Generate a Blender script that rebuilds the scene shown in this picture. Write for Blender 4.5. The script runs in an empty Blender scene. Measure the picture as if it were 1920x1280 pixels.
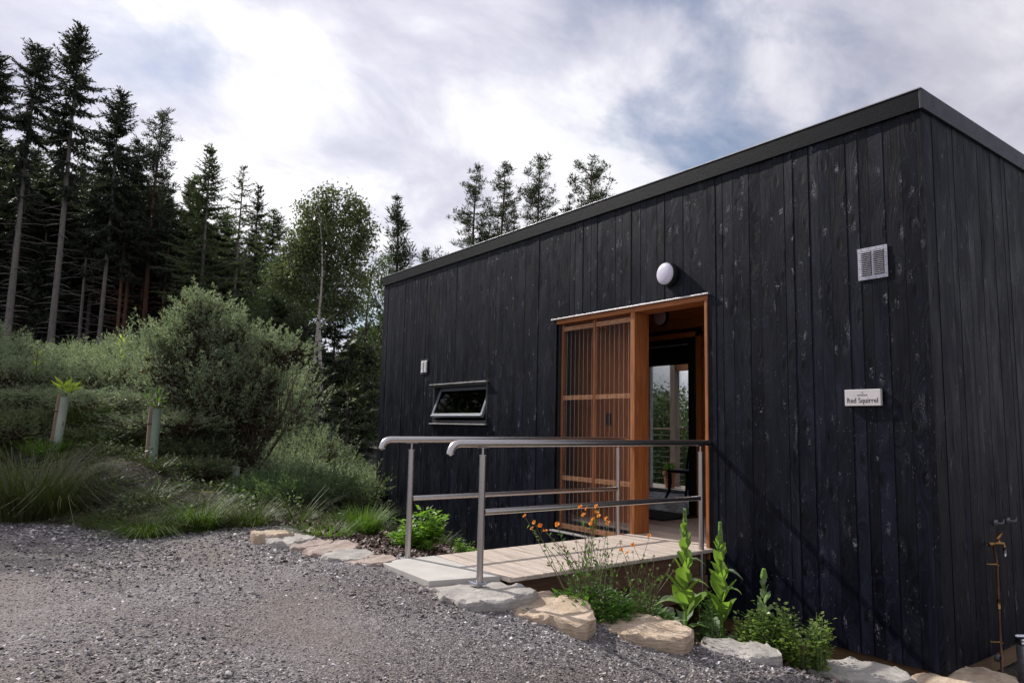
import bpy, math, random
import numpy as np
from math import sin, cos, pi, radians, sqrt
random.seed(7)
RNG = np.random.default_rng(7)
S = bpy.context.scene
COL = S.collection

# ------------------------------------------------------------------ camera numbers (also used to place far trees by sight line)
CX, CY, CZ = 2.2931, -5.2440, 1.0777
YAW, PITCH, ROLL, FPX, PX, PY = .9039, .1162, .0157, 1334.75, 1037.5, 642.8
V = np.array
_f = V([-sin(YAW), cos(YAW), 0.]); _r = V([cos(YAW), sin(YAW), 0.]); _u = V([0, 0, 1.])
_f, _u = cos(PITCH)*_f + sin(PITCH)*_u, cos(PITCH)*_u - sin(PITCH)*_f
_r, _u = cos(ROLL)*_r + sin(ROLL)*_u, cos(ROLL)*_u - sin(ROLL)*_r
CAM = V([CX, CY, CZ])
def ray(x, y): return (x-PX)/FPX*_r - (y-PY)/FPX*_u + _f
def at(x, y, t): return CAM + t*ray(x, y)

# ------------------------------------------------------------------ terrain
def sp(x): return np.log1p(np.exp(np.clip(x*4, -30, 30)))/4
def sm(a, b, x):
    t = np.clip((x-a)/(b-a), 0, 1); return t*t*(3-2*t)
def yline(X):
    X = np.asarray(X, float)
    return np.where(X < -3.1, -2.60, np.where(X < -2.2, -2.62, -2.58 + .857*(X+2.2)))
def xedge(Y): return np.interp(Y, [-9, -5, -4, -2.8, -2], [-8.6, -7.8, -6.2, -5.8, -5.9])
def hgt(X, Y):
    X = np.asarray(X, float); Y = np.asarray(Y, float)
    s = (X+2.2)*.75 + (Y+2.6)*.66
    g = -.04 - .175*sp(s)*(1-sm(6, 14, s)) - 1.4*sm(6, 14, s)
    g = g + .02*np.sin(X*1.3+.5)*np.cos(Y*1.7) + .012*np.sin(X*3.1+Y*2.3)
    g = g+.032*np.exp(-((X+2.6)/.75)**4-((Y+3.0)/.33)**4)
    dl = np.maximum(xedge(Y)-X, 0)
    w = 1-sm(-4.6, -1.2, Y)
    up = .27*np.minimum(dl, 4.5) + .045*np.maximum(dl-4.5, 0)
    up = np.minimum(up, 2.7)
    dy = yline(X)-Y; g = g+np.where((X < .7) & (X > -2.2), .022*np.exp(-((dy-.28)/.22)**2), 0)
    bank = w*up - (1-w)*(.02*np.minimum(dl, 20))
    bumps = sm(0, 2, dl)*(.07*np.sin(X*1.9+1)*np.cos(Y*2.3)+.05*np.sin(X*4.3+Y*3.7))
    z = g + bank + bumps
    yl = np.minimum(yline(X), -.05)
    t = np.clip((Y-yl)/(-yl), 0, 1)
    k = np.where(X < .7, 1., 0.)
    tt = k*t*(1-.35*t) /.65*np.where(True, 1, 1)
    tt = np.clip(tt, 0, 1); lw = 1-sm(-3.6, -2.9, X); tt = tt*(1-lw)+lw*k*t**1.7
    wz = -.70 - .02*np.clip(Y, 0, 40) + np.where(X < -9.5, .02*np.clip(-9.5-X, 0, 60), 0)
    wz = wz + np.where(X < -9.5, bumps, 0)
    return z*(1-tt) + wz*tt
def gpt(x, y):
    d = ray(x, y); t = 1.0
    for _ in range(4000):
        p = CAM + t*d
        if p[2] <= float(hgt(p[0], p[1])): return p
        t += .02
    return p

# ------------------------------------------------------------------ materials
def newmat(name):
    m = bpy.data.materials.new(name); m.use_nodes = True
    nt = m.node_tree; b = nt.nodes['Principled BSDF']
    return m, nt, b
def nd(nt, t, **kw):
    n = nt.nodes.new(t)
    for k, v in kw.items():
        if k in n.inputs.keys() if hasattr(n.inputs, 'keys') else False: n.inputs[k].default_value = v
        else: setattr(n, k, v)
    return n
def ramp(nt, fac, stops):
    r = nt.nodes.new('ShaderNodeValToRGB'); e = r.color_ramp.elements
    while len(e) < len(stops): e.new(.5)
    for i, (p, c) in enumerate(stops):
        e[i].position = p; e[i].color = (c if len(c) == 4 else (*c, 1)) if isinstance(c, tuple) else (c, c, c, 1)
    nt.links.new(fac, r.inputs[0]); return r.outputs[0]
def coords(nt, scale=(1, 1, 1), kind='Object', rnd=False):
    tc = nt.nodes.new('ShaderNodeTexCoord'); mp = nt.nodes.new('ShaderNodeMapping')
    mp.inputs['Scale'].default_value = scale; src = tc.outputs[kind]
    if rnd:
        g = nt.nodes.new('ShaderNodeNewGeometry'); a = nt.nodes.new('ShaderNodeVectorMath'); a.operation = 'MULTIPLY_ADD'
        cb = nt.nodes.new('ShaderNodeCombineXYZ')
        for i in range(3): nt.links.new(g.outputs['Random Per Island'], cb.inputs[i])
        nt.links.new(cb.outputs[0], a.inputs[0]); a.inputs[1].default_value = (17, 29, 41); nt.links.new(src, a.inputs[2]); src = a.outputs[0]
    nt.links.new(src, mp.inputs[0]); return mp.outputs[0]
def noise(nt, vec, scale, detail=4, rough=.55, dist=0):
    n = nt.nodes.new('ShaderNodeTexNoise'); n.inputs['Scale'].default_value = scale; n.inputs['Detail'].default_value = detail
    n.inputs['Roughness'].default_value = rough; n.inputs['Distortion'].default_value = dist
    nt.links.new(vec, n.inputs['Vector']); return n.outputs['Fac']
def voro(nt, vec, scale, out='Distance', feature='F1', rand=1):
    n = nt.nodes.new('ShaderNodeTexVoronoi'); n.feature = feature; n.inputs['Scale'].default_value = scale
    n.inputs['Randomness'].default_value = rand
    nt.links.new(vec, n.inputs['Vector']); return n.outputs[out]
def mixc(nt, fac, a, b, mode='MIX'):
    n = nt.nodes.new('ShaderNodeMix'); n.data_type = 'RGBA'; n.blend_type = mode
    for s, v in ((n.inputs[0], fac), (n.inputs[6], a), (n.inputs[7], b)):
        if hasattr(v, 'is_linked'): nt.links.new(v, s)
        else: s.default_value = v if not isinstance(v, tuple) else (*v, 1)
    return n.outputs[2]
def mth(nt, op, a, b=0., c=0., clamp=False):
    n = nt.nodes.new('ShaderNodeMath'); n.operation = op; n.use_clamp = clamp
    for s, v in zip(n.inputs, (a, b, c)):
        if hasattr(v, 'is_linked'): nt.links.new(v, s)
        else: s.default_value = v
    return n.outputs[0]
def bump(nt, b, h, strength=.5, dist=.01):
    n = nt.nodes.new('ShaderNodeBump'); n.inputs['Strength'].default_value = strength; n.inputs['Distance'].default_value = dist
    nt.links.new(h, n.inputs['Height']); nt.links.new(n.outputs[0], b.inputs['Normal']); return n
MAT = {}
def simple(name, col, rough=.6, metal=0, var=.25, nscale=8, bs=.15, bd=.003, spec=.5, stretch=(1, 1, 1), rnd=False):
    m, nt, b = newmat(name); v = coords(nt, stretch, rnd=rnd)
    f = noise(nt, v, nscale, 6)
    lo = tuple(c*(1-var) for c in col); hi = tuple(min(1, c*(1+var)) for c in col)
    nt.links.new(ramp(nt, f, [(.3, lo), (.7, hi)]), b.inputs['Base Color'])
    nt.links.new(ramp(nt, f, [(.3, max(rough-.08, 0)), (.7, min(rough+.08, 1))]), b.inputs['Roughness'])
    b.inputs['Metallic'].default_value = metal; b.inputs['Specular IOR Level'].default_value = spec
    if bs: bump(nt, b, noise(nt, v, nscale*3, 5), bs, bd)
    MAT[name] = m; return m

def leafmat(name, c1, c2, trans=.35, rough=.55, spec=.3, big=1.2, tcol=None):
    m, nt, b = newmat(name)
    g = nt.nodes.new('ShaderNodeNewGeometry')
    v = coords(nt)
    n = noise(nt, v, big, 3)
    f = mth(nt, 'ADD', mth(nt, 'MULTIPLY', g.outputs['Random Per Island'], .6), mth(nt, 'MULTIPLY', n, .55), clamp=True)
    c = ramp(nt, f, [(.15, c1), (.85, c2)])
    nt.links.new(c, b.inputs['Base Color']); b.inputs['Roughness'].default_value = rough; b.inputs['Specular IOR Level'].default_value = spec
    t = nt.nodes.new('ShaderNodeBsdfTranslucent'); mx = nt.nodes.new('ShaderNodeMixShader'); mx.inputs[0].default_value = trans
    tc = mixc(nt, 1., c, tcol or (1.3, 1.5, .7), 'MULTIPLY'); nt.links.new(tc, t.inputs[0])
    nt.links.new(b.outputs[0], mx.inputs[1]); nt.links.new(t.outputs[0], mx.inputs[2])
    nt.links.new(mx.outputs[0], nt.nodes['Material Output'].inputs[0])
    MAT[name] = m; return m

leafmat('spruce', (.028, .037, .032), (.070, .082, .062), .25)
leafmat('pine', (.022, .036, .02), (.06, .08, .036), .2)
leafmat('larch', (.045, .068, .034), (.12, .155, .075), .38, tcol=(1.15, 1.25, .8))
leafmat('birch', (.055, .075, .032), (.16, .19, .085), .38, spec=.5, tcol=(1.15, 1.3, .8))
leafmat('bush', (.045, .07, .032), (.12, .16, .07), .38, tcol=(1.15, 1.3, .8))
leafmat('gorse', (.050, .078, .045), (.29, .35, .23), .42, spec=.4, tcol=(1.25, 1.3, .9))
leafmat('gorse_dark', (.04, .06, .03), (.17, .20, .11), .35, tcol=(1.2, 1.3, .8))
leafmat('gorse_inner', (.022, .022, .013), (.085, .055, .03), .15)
leafmat('juniper', (.035, .06, .03), (.14, .19, .10), .36)
leafmat('grass', (.045, .085, .012), (.13, .22, .03), .4)
leafmat('grass_mid', (.035, .06, .01), (.10, .15, .03), .35)
leafmat('grass_dark', (.025, .04, .008), (.08, .11, .025), .3)
leafmat('rush', (.03, .045, .012), (.11, .12, .04), .3, spec=.6)
leafmat('shrub', (.09, .18, .02), (.24, .40, .06), .45, spec=.5)
leafmat('mullein', (.13, .22, .04), (.26, .38, .10), .45, rough=.85, spec=.08, tcol=(1.3, 1.5, .6))
leafmat('mullein_grey', (.14, .21, .12), (.30, .38, .25), .35, rough=.8)
leafmat('mullein_pale', (.24, .36, .15), (.42, .55, .28), .4, rough=.8)
leafmat('rose', (.08, .14, .03), (.26, .34, .09), .4, rough=.32, spec=.7)
leafmat('geum_leaf', (.04, .10, .015), (.14, .26, .05), .35, spec=.5)
leafmat('yellow_leaf', (.20, .27, .05), (.40, .46, .10), .45)
leafmat('orange_petal', (.75, .20, .01), (.9, .38, .03), .35, tcol=(1.2, .9, .4))
leafmat('seedhead', (.10, .10, .05), (.26, .22, .12), .25)
simple('bark_dark', (.085, .066, .060), .9, nscale=3, bs=.6, bd=.03, stretch=(6, 6, 1))
simple('bark_grey', (.19, .165, .155), .9, nscale=3, bs=.6, bd=.03, stretch=(6, 6, 1))
simple('bark_red', (.14, .07, .045), .9, nscale=3, bs=.6, bd=.03, stretch=(6, 6, 1))
simple('twig', (.10, .075, .05), .9, nscale=10, bs=0)
simple('stem_brown', (.13, .12, .06), .7, nscale=10, bs=0)
simple('stem_green', (.10, .15, .05), .7, nscale=10, bs=0)
# birch bark
m, nt, b = newmat('bark_birch'); v = coords(nt, (1, 1, 3)); n = noise(nt, v, 2.2, 6, .7)
nt.links.new(ramp(nt, n, [(.40, (.05, .04, .035)), (.5, (.42, .38, .34))]), b.inputs['Base Color']); b.inputs['Roughness'].default_value = .8; MAT['bark_birch'] = m

# charred boards
def charred(name, c0, c1, rough=.42, spec=.22):
    m, nt, b = newmat(name)
    L = nt.links
    g = nt.nodes.new('ShaderNodeNewGeometry').outputs['Random Per Island']
    tc = nt.nodes.new('ShaderNodeTexCoord'); sx = nt.nodes.new('ShaderNodeSeparateXYZ'); L.new(tc.outputs['Object'], sx.inputs[0])
    hx = mth(nt, 'ADD', mth(nt, 'ADD', sx.outputs[0], sx.outputs[1]), mth(nt, 'MULTIPLY', g, 37.)); hz = mth(nt, 'ADD', sx.outputs[2], mth(nt, 'MULTIPLY', g, 91.))
    def uv(a, b_, extra=None):
        c = nt.nodes.new('ShaderNodeCombineXYZ'); L.new(mth(nt, 'MULTIPLY', hx if extra is None else mth(nt, 'ADD', hx, extra), a), c.inputs[0]); L.new(mth(nt, 'MULTIPLY', hz, b_), c.inputs[1]); return c.outputs[0]
    def v2(vec, sc, out='Distance'):
        n = nt.nodes.new('ShaderNodeTexVoronoi'); n.voronoi_dimensions = '2D'; n.inputs['Scale'].default_value = sc; L.new(vec, n.inputs['Vector']); return n.outputs[out]
    kd = v2(uv(5.5, 1.9), 1.)
    knot = ramp(nt, kd, [(.05, 1.), (.13, 0.)])
    bend = mth(nt, 'MULTIPLY', ramp(nt, kd, [(.0, 1.), (.55, 0.)]), .16)
    grain = noise(nt, uv(85, 2.6, bend), 1., 3, .6)
    broad = noise(nt, uv(26, .8, bend), 1., 3, .6)
    fine = noise(nt, uv(210, 90), 1., 3, .7)
    flake = v2(uv(120, 75), 1.)
    blot = noise(nt, uv(5.0, 1.5), 1., 5, .62)
    scuff = ramp(nt, noise(nt, uv(11, 3.4), 1., 4, .62, .8), [(.58, 0.), (.72, 1.)])
    near = ramp(nt, kd, [(.12, 1.), (.38, .12)])
    w1 = mth(nt, 'MULTIPLY', mth(nt, 'MULTIPLY', scuff, near), ramp(nt, flake, [(.15, 1.), (.5, .1)]))
    cut = v2(uv(4.3, 1.7), 1.3)
    w2 = mth(nt, 'MULTIPLY', ramp(nt, cut, [(.05, 1.), (.14, 0.)]), ramp(nt, noise(nt, uv(26, 15), 1., 3, .7, 1.5), [(.50, 0.), (.60, 1.)]))
    w3 = mth(nt, 'MULTIPLY', ramp(nt, v2(uv(13, 7), 1.), [(.03, 1.), (.055, 0.)]), ramp(nt, noise(nt, uv(3, 1.3), 1., 2), [(.52, 0.), (.60, 1.)]))
    col = mixc(nt, ramp(nt, blot, [(.32, 0.), (.72, 1.)]), c0, c1)
    col = mixc(nt, 1., col, ramp(nt, g, [(0., .6), (1., 1.4)]), 'MULTIPLY')
    col = mixc(nt, mth(nt, 'MULTIPLY', ramp(nt, broad, [(.50, 0.), (.75, 1.)]), .55), col, tuple(c*2.4 for c in c1))
    col = mixc(nt, mth(nt, 'MULTIPLY', ramp(nt, grain, [(.52, 0.), (.75, 1.)]), .35), col, tuple(c*2.6 for c in c1))
    col = mixc(nt, knot, col, tuple(c*.5 for c in c0))
    def near_(val, period, half): return mth(nt, 'LESS_THAN', mth(nt, 'ABSOLUTE', mth(nt, 'SUBTRACT', mth(nt, 'MODULO', mth(nt, 'ADD', val, 60*period), period), period/2)), half)
    raw = mth(nt, 'ADD', sx.outputs[0], sx.outputs[1])
    nails = mth(nt, 'MULTIPLY', mth(nt, 'MULTIPLY', near_(mth(nt, 'ADD', raw, mth(nt, 'MULTIPLY', g, .02)), .052, .0045), near_(mth(nt, 'ADD', sx.outputs[2], mth(nt, 'MULTIPLY', g, .05)), 1.19, .004)), mth(nt, 'MULTIPLY', ramp(nt, noise(nt, uv(2.5, 9), 1., 2), [(.4, .05), (.65, 1.)]), .32))
    zone_ = ramp(nt, noise(nt, uv(1.7, .45), 1., 3, .6), [(.40, .05), (.62, 1.)])
    crack = mth(nt, 'MULTIPLY', ramp(nt, v2(uv(34, 6.5), 1.), [(.02, 1.), (.09, 0.)]), ramp(nt, noise(nt, uv(9, 3), 1., 3), [(.55, 0.), (.63, 1.)]))
    w = mth(nt, 'MAXIMUM', mth(nt, 'MULTIPLY', w1, .5), mth(nt, 'MAXIMUM', mth(nt, 'MULTIPLY', w2, mth(nt, 'MULTIPLY', zone_, .6)), mth(nt, 'MAXIMUM', mth(nt, 'MULTIPLY', w3, .3), mth(nt, 'MAXIMUM', nails, mth(nt, 'MULTIPLY', crack, .4)))))
    col = mixc(nt, w, col, (.22, .22, .27))
    L.new(col, b.inputs['Base Color'])
    L.new(ramp(nt, blot, [(.3, rough-.12), (.7, rough+.18)]), b.inputs['Roughness'])
    b.inputs['Specular IOR Level'].default_value = spec
    h = mth(nt, 'ADD', mth(nt, 'MULTIPLY', grain, .55), mth(nt, 'MULTIPLY', broad, .9)); h = mth(nt, 'ADD', h, mth(nt, 'MULTIPLY', fine, .15))
    h = mth(nt, 'SUBTRACT', h, mth(nt, 'MULTIPLY', knot, .6)); h = mth(nt, 'ADD', h, mth(nt, 'MULTIPLY', w1, .9)); h = mth(nt, 'ADD', h, mth(nt, 'MULTIPLY', w2, .8))
    bump(nt, b, h, .7, .0045)
    MAT[name] = m
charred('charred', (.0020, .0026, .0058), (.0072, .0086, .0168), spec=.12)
charred('charred_shaded', (.0014, .0018, .0040), (.0060, .0072, .0140), .5, spec=.12)  # darker copy of the same cladding, side wall's shade put into the colour
simple('fascia', (.0040, .0046, .0078), .55, var=.6, nscale=60, bs=.6, bd=.003, spec=.10, stretch=(.25, 1, 1))
simple('metal_black', (.03, .031, .036), .4, nscale=20, var=.1, bs=.05)
simple('metal_grey', (.09, .095, .11), .42, nscale=20, var=.1, bs=.03)
simple('fascia_side', (.028, .031, .040), .5, nscale=14, var=.12, bs=.05, spec=.3)
simple('trim_grey', (.34, .34, .36), .4, .5, var=.1, nscale=20, bs=.03)
simple('sash_grey', (.15, .175, .21), .4, nscale=20, var=.08, bs=.02)
simple('flashing', (.60, .58, .58), .35, .6, var=.1, nscale=20, bs=.03)
simple('vent_metal', (.42, .41, .47), .4, .5, var=.1, nscale=20, bs=.03)
simple('vent_white', (.62, .61, .66), .5, 0, var=.06, nscale=20, bs=0)
simple('black', (.006, .006, .007), .6, nscale=20, bs=0)
simple('sign_cream', (.62, .58, .58), .5, var=.05, nscale=15, bs=.05)
simple('ink', (.035, .033, .035), .5, bs=0); simple('ink_light', (.22, .20, .21), .5, bs=0)
simple('lens', (.62, .60, .72), .35, var=.04, nscale=4, bs=0)
simple('slab', (.45, .43, .40), .85, var=.12, nscale=5, bs=.2, bd=.004)
simple('terracotta', (.42, .17, .09), .8, var=.2, nscale=12)
simple('copper', (.16, .075, .045), .45, .7, var=.3, nscale=20)
simple('brass', (.32, .18, .07), .35, .9, var=.3, nscale=30)
simple('chrome', (.6, .6, .65), .2, 1., var=.05, bs=0)
simple('galv', (.42, .44, .5), .35, .8, var=.15, nscale=30, bs=.05)
simple('concrete', (.30, .27, .23), .9, var=.2, nscale=9, bs=.3)
simple('rubber', (.012, .012, .013), .85, nscale=60, bs=.5, bd=.003)
simple('room_wall', (.035, .032, .033), .8, nscale=5)
simple('room_floor', (.58, .60, .68), .28, nscale=6, var=.1, bs=.02)
simple('white_frame', (.50, .50, .50), .5, nscale=10, bs=0)
simple('tube_dark', (.20, .26, .20), .45, var=.2, nscale=6, bs=.05)
simple('tube_plastic', (.33, .38, .31), .45, var=.15, nscale=6, bs=.05)
simple('stake', (.30, .215, .15), .85, var=.3, nscale=4, stretch=(8, 8, 1), bs=.3)
simple('soil_chunk', (.05, .04, .03), .95, var=.4, nscale=12)
# brushed steel
m, nt, b = newmat('steel'); v = coords(nt, (40, 40, 40)); n = noise(nt, v, 6, 4)
nt.links.new(ramp(nt, n, [(.3, (.44, .42, .42)), (.7, (.56, .53, .52))]), b.inputs['Base Color']); b.inputs['Metallic'].default_value = 1
nt.links.new(ramp(nt, n, [(.3, .26), (.7, .38)]), b.inputs['Roughness']); bump(nt, b, n, .05, .001); MAT['steel'] = m
# timber kinds
def timber(name, c0, c1, c2, axis=2, rough=.6, knots=True, scale=1., spec=.35, grooves=False):
    m, nt, b = newmat(name)
    st = [1, 1, 1]; st[axis] = .06
    vg = coords(nt, tuple(st), rnd=True); s2 = [1, 1, 1]; s2[axis] = .3; vk = coords(nt, tuple(s2), rnd=True)
    kd = voro(nt, vk, 3.2*scale)
    g = noise(nt, vg, 60*scale, 4, .65, .3)
    col = ramp(nt, g, [(.3, c0), (.5, c1), (.72, c2)])
    if knots: col = mixc(nt, ramp(nt, kd, [(.03, .85), (.10, 0.)]), col, tuple(c*.35 for c in c0))
    gi = nt.nodes.new('ShaderNodeNewGeometry').outputs['Random Per Island']
    col = mixc(nt, 1., col, ramp(nt, gi, [(0., .78), (1., 1.15)]), 'MULTIPLY')
    nt.links.new(col, b.inputs['Base Color']); b.inputs['Roughness'].default_value = rough; b.inputs['Specular IOR Level'].default_value = spec
    h = g
    bump(nt, b, h, .3, .003)
    MAT[name] = m
timber('larch_wood', (.22, .070, .018), (.38, .135, .042), (.50, .20, .07), 2)
timber('larch_wood_h', (.19, .060, .018), (.38, .13, .038), (.46, .17, .055), 0)
timber('porch_boards', (.24, .085, .026), (.34, .13, .042), (.42, .17, .06), 0)
timber('porch_boards_v', (.26, .09, .026), (.36, .135, .042), (.44, .175, .06), 2)
timber('screen_rail', (.50, .24, .11), (.62, .33, .17), (.70, .40, .22), 0)
timber('deck_wood', (.42, .34, .28), (.58, .495, .43), (.70, .62, .55), 0, .75)
timber('beam_wood', (.10, .055, .032), (.16, .09, .055), (.22, .13, .08), 1, .8)
timber('plinth_wood', (.09, .055, .03), (.14, .085, .045), (.18, .115, .065), 0, .8)
timber('grey_post', (.33, .24, .20), (.46, .36, .31), (.55, .44, .38), 2, .8)
# glass
def glass(name, tint, rough, refl):
    m, nt, b = newmat(name)
    t = nt.nodes.new('ShaderNodeBsdfTransparent'); t.inputs[0].default_value = (*tint, 1)
    g = nt.nodes.new('ShaderNodeBsdfGlossy'); g.inputs[0].default_value = (1, 1, 1, 1); g.inputs['Roughness'].default_value = rough
    fr = nt.nodes.new('ShaderNodeFresnel'); fr.inputs[0].default_value = 1.5
    mx = nt.nodes.new('ShaderNodeMixShader'); nt.links.new(mth(nt, 'MULTIPLY', fr.outputs[0], refl, clamp=True), mx.inputs[0])
    nt.links.new(t.outputs[0], mx.inputs[1]); nt.links.new(g.outputs[0], mx.inputs[2]); nt.links.new(mx.outputs[0], nt.nodes['Material Output'].inputs[0])
    MAT[name] = m
glass('window_glass', (.25, .25, .25), .02, .18)
glass('clear_glass', (.93, .95, .95), .02, .8)
m, nt, b = newmat('corrugated')
t_ = nt.nodes.new('ShaderNodeBsdfTransparent'); t_.inputs[0].default_value = (.95, .92, .90, 1)
b.inputs['Base Color'].default_value = (.72, .70, .70, 1); b.inputs['Roughness'].default_value = .22; b.inputs['Specular IOR Level'].default_value = .8
fr_ = nt.nodes.new('ShaderNodeFresnel'); fr_.inputs[0].default_value = 1.58; mx_ = nt.nodes.new('ShaderNodeMixShader')
nt.links.new(ramp(nt, fr_.outputs[0], [(.06, .02), (.16, .07), (.40, .6)]), mx_.inputs[0]); nt.links.new(t_.outputs[0], mx_.inputs[1]); nt.links.new(b.outputs[0], mx_.inputs[2]); nt.links.new(mx_.outputs[0], nt.nodes['Material Output'].inputs[0]); MAT['corrugated'] = m
# rock
def rockmat(name, c0, c1, c2):
    m, nt, b = newmat(name); v = coords(nt)
    n1 = noise(nt, v, 5.5, 8, .68); n2 = noise(nt, coords(nt, (1, 1, 6)), 9, 6, .65, .6); n3 = noise(nt, v, 90, 3, .7)
    col = ramp(nt, n1, [(.3, c0), (.52, c1), (.72, c2)])
    col = mixc(nt, mth(nt, 'MULTIPLY', ramp(nt, n2, [(.5, 0.), (.62, 1.)]), .45), col, tuple(c*.55 for c in c0))
    col = mixc(nt, .25, col, ramp(nt, n3, [(.3, .3), (.7, .9)]), 'MULTIPLY')
    nt.links.new(col, b.inputs['Base Color']); b.inputs['Roughness'].default_value = .88; b.inputs['Specular IOR Level'].default_value = .25
    n4 = voro(nt, v, 11, 'Distance', 'F1'); bump(nt, b, mth(nt, 'ADD', mth(nt, 'MULTIPLY', n2, 1.0), mth(nt, 'ADD', mth(nt, 'MULTIPLY', n3, .3), mth(nt, 'MULTIPLY', n4, .35))), .9, .016); MAT[name] = m
rockmat('rock_tan', (.40, .29, .20), (.56, .44, .33), (.66, .56, .46))
rockmat('rock_grey', (.30, .28, .26), (.44, .41, .38), (.56, .53, .49))
rockmat('rock_pink', (.30, .23, .19), (.42, .34, .30), (.52, .45, .40))
# pebbles
def pebmat(name, stops, rough=.8, spec=.35):
    m, nt, b = newmat(name); gi = nt.nodes.new('ShaderNodeNewGeometry').outputs['Random Per Island']
    w = nt.nodes.new('ShaderNodeTexWhiteNoise'); w.noise_dimensions = '1D'; nt.links.new(gi, w.inputs['W'])
    patch = noise(nt, coords(nt), .9, 3)
    c = ramp(nt, w.outputs['Value'], stops)
    c = mixc(nt, 1., c, ramp(nt, patch, [(.35, (.84, .79, .74)), (.65, (1.1, 1.09, 1.12))]), 'MULTIPLY')
    nt.links.new(c, b.inputs['Base Color']); b.inputs['Roughness'].default_value = rough; b.inputs['Specular IOR Level'].default_value = spec
    MAT[name] = m
pebmat('pebble', [(0, (.065, .062, .068)), (.3, (.145, .137, .146)), (.65, (.245, .228, .235)), (.86, (.36, .33, .32)), (1, (.75, .74, .76))])
pebmat('chips', [(0, (.02, .012, .01)), (.5, (.065, .036, .028)), (.85, (.13, .075, .06)), (1, (.30, .21, .18))], .6)
# ground
m, nt, b = newmat('ground'); v = coords(nt)
at_ = nt.nodes.new('ShaderNodeAttribute'); at_.attribute_name = 'zone'
sx = nt.nodes.new('ShaderNodeSeparateColor'); nt.links.new(at_.outputs['Color'], sx.inputs[0])
vc = voro(nt, v, 70, 'Color'); sc = nt.nodes.new('ShaderNodeSeparateColor'); nt.links.new(vc, sc.inputs[0])
grav = ramp(nt, sc.outputs[0], [(0, (.06, .056, .06)), (.5, (.15, .138, .14)), (1, (.26, .24, .235))])
grav = mixc(nt, 1., grav, ramp(nt, noise(nt, v, .8, 4), [(.35, (.78, .72, .66)), (.65, (1.1, 1.08, 1.1))]), 'MULTIPLY')
grav = mixc(nt, mth(nt, 'MULTIPLY', sx.outputs[2], .45), grav, (.15, .125, .105))
soil = ramp(nt, noise(nt, v, 9, 8, .7), [(.3, (.012, .011, .007)), (.55, (.035, .030, .017)), (.8, (.11, .085, .06))])
mul = ramp(nt, noise(nt, v, 40, 5, .7), [(.3, (.012, .008, .007)), (.7, (.07, .04, .03))])
nz = mth(nt, 'MULTIPLY', mth(nt, 'SUBTRACT', noise(nt, v, 7, 5), .5), .9)
gm = ramp(nt, mth(nt, 'ADD', sx.outputs[0], nz), [(.42, 0.), (.58, 1.)]); mm = sx.outputs[1]
c = mixc(nt, mm, soil, mul); c = mixc(nt, gm, c, grav)
nt.links.new(c, b.inputs['Base Color']); b.inputs['Roughness'].default_value = .9
h = mth(nt, 'ADD', voro(nt, v, 70), mth(nt, 'MULTIPLY', noise(nt, v, 25, 5), .8)); bump(nt, b, h, .8, .012); MAT['ground'] = m

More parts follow.
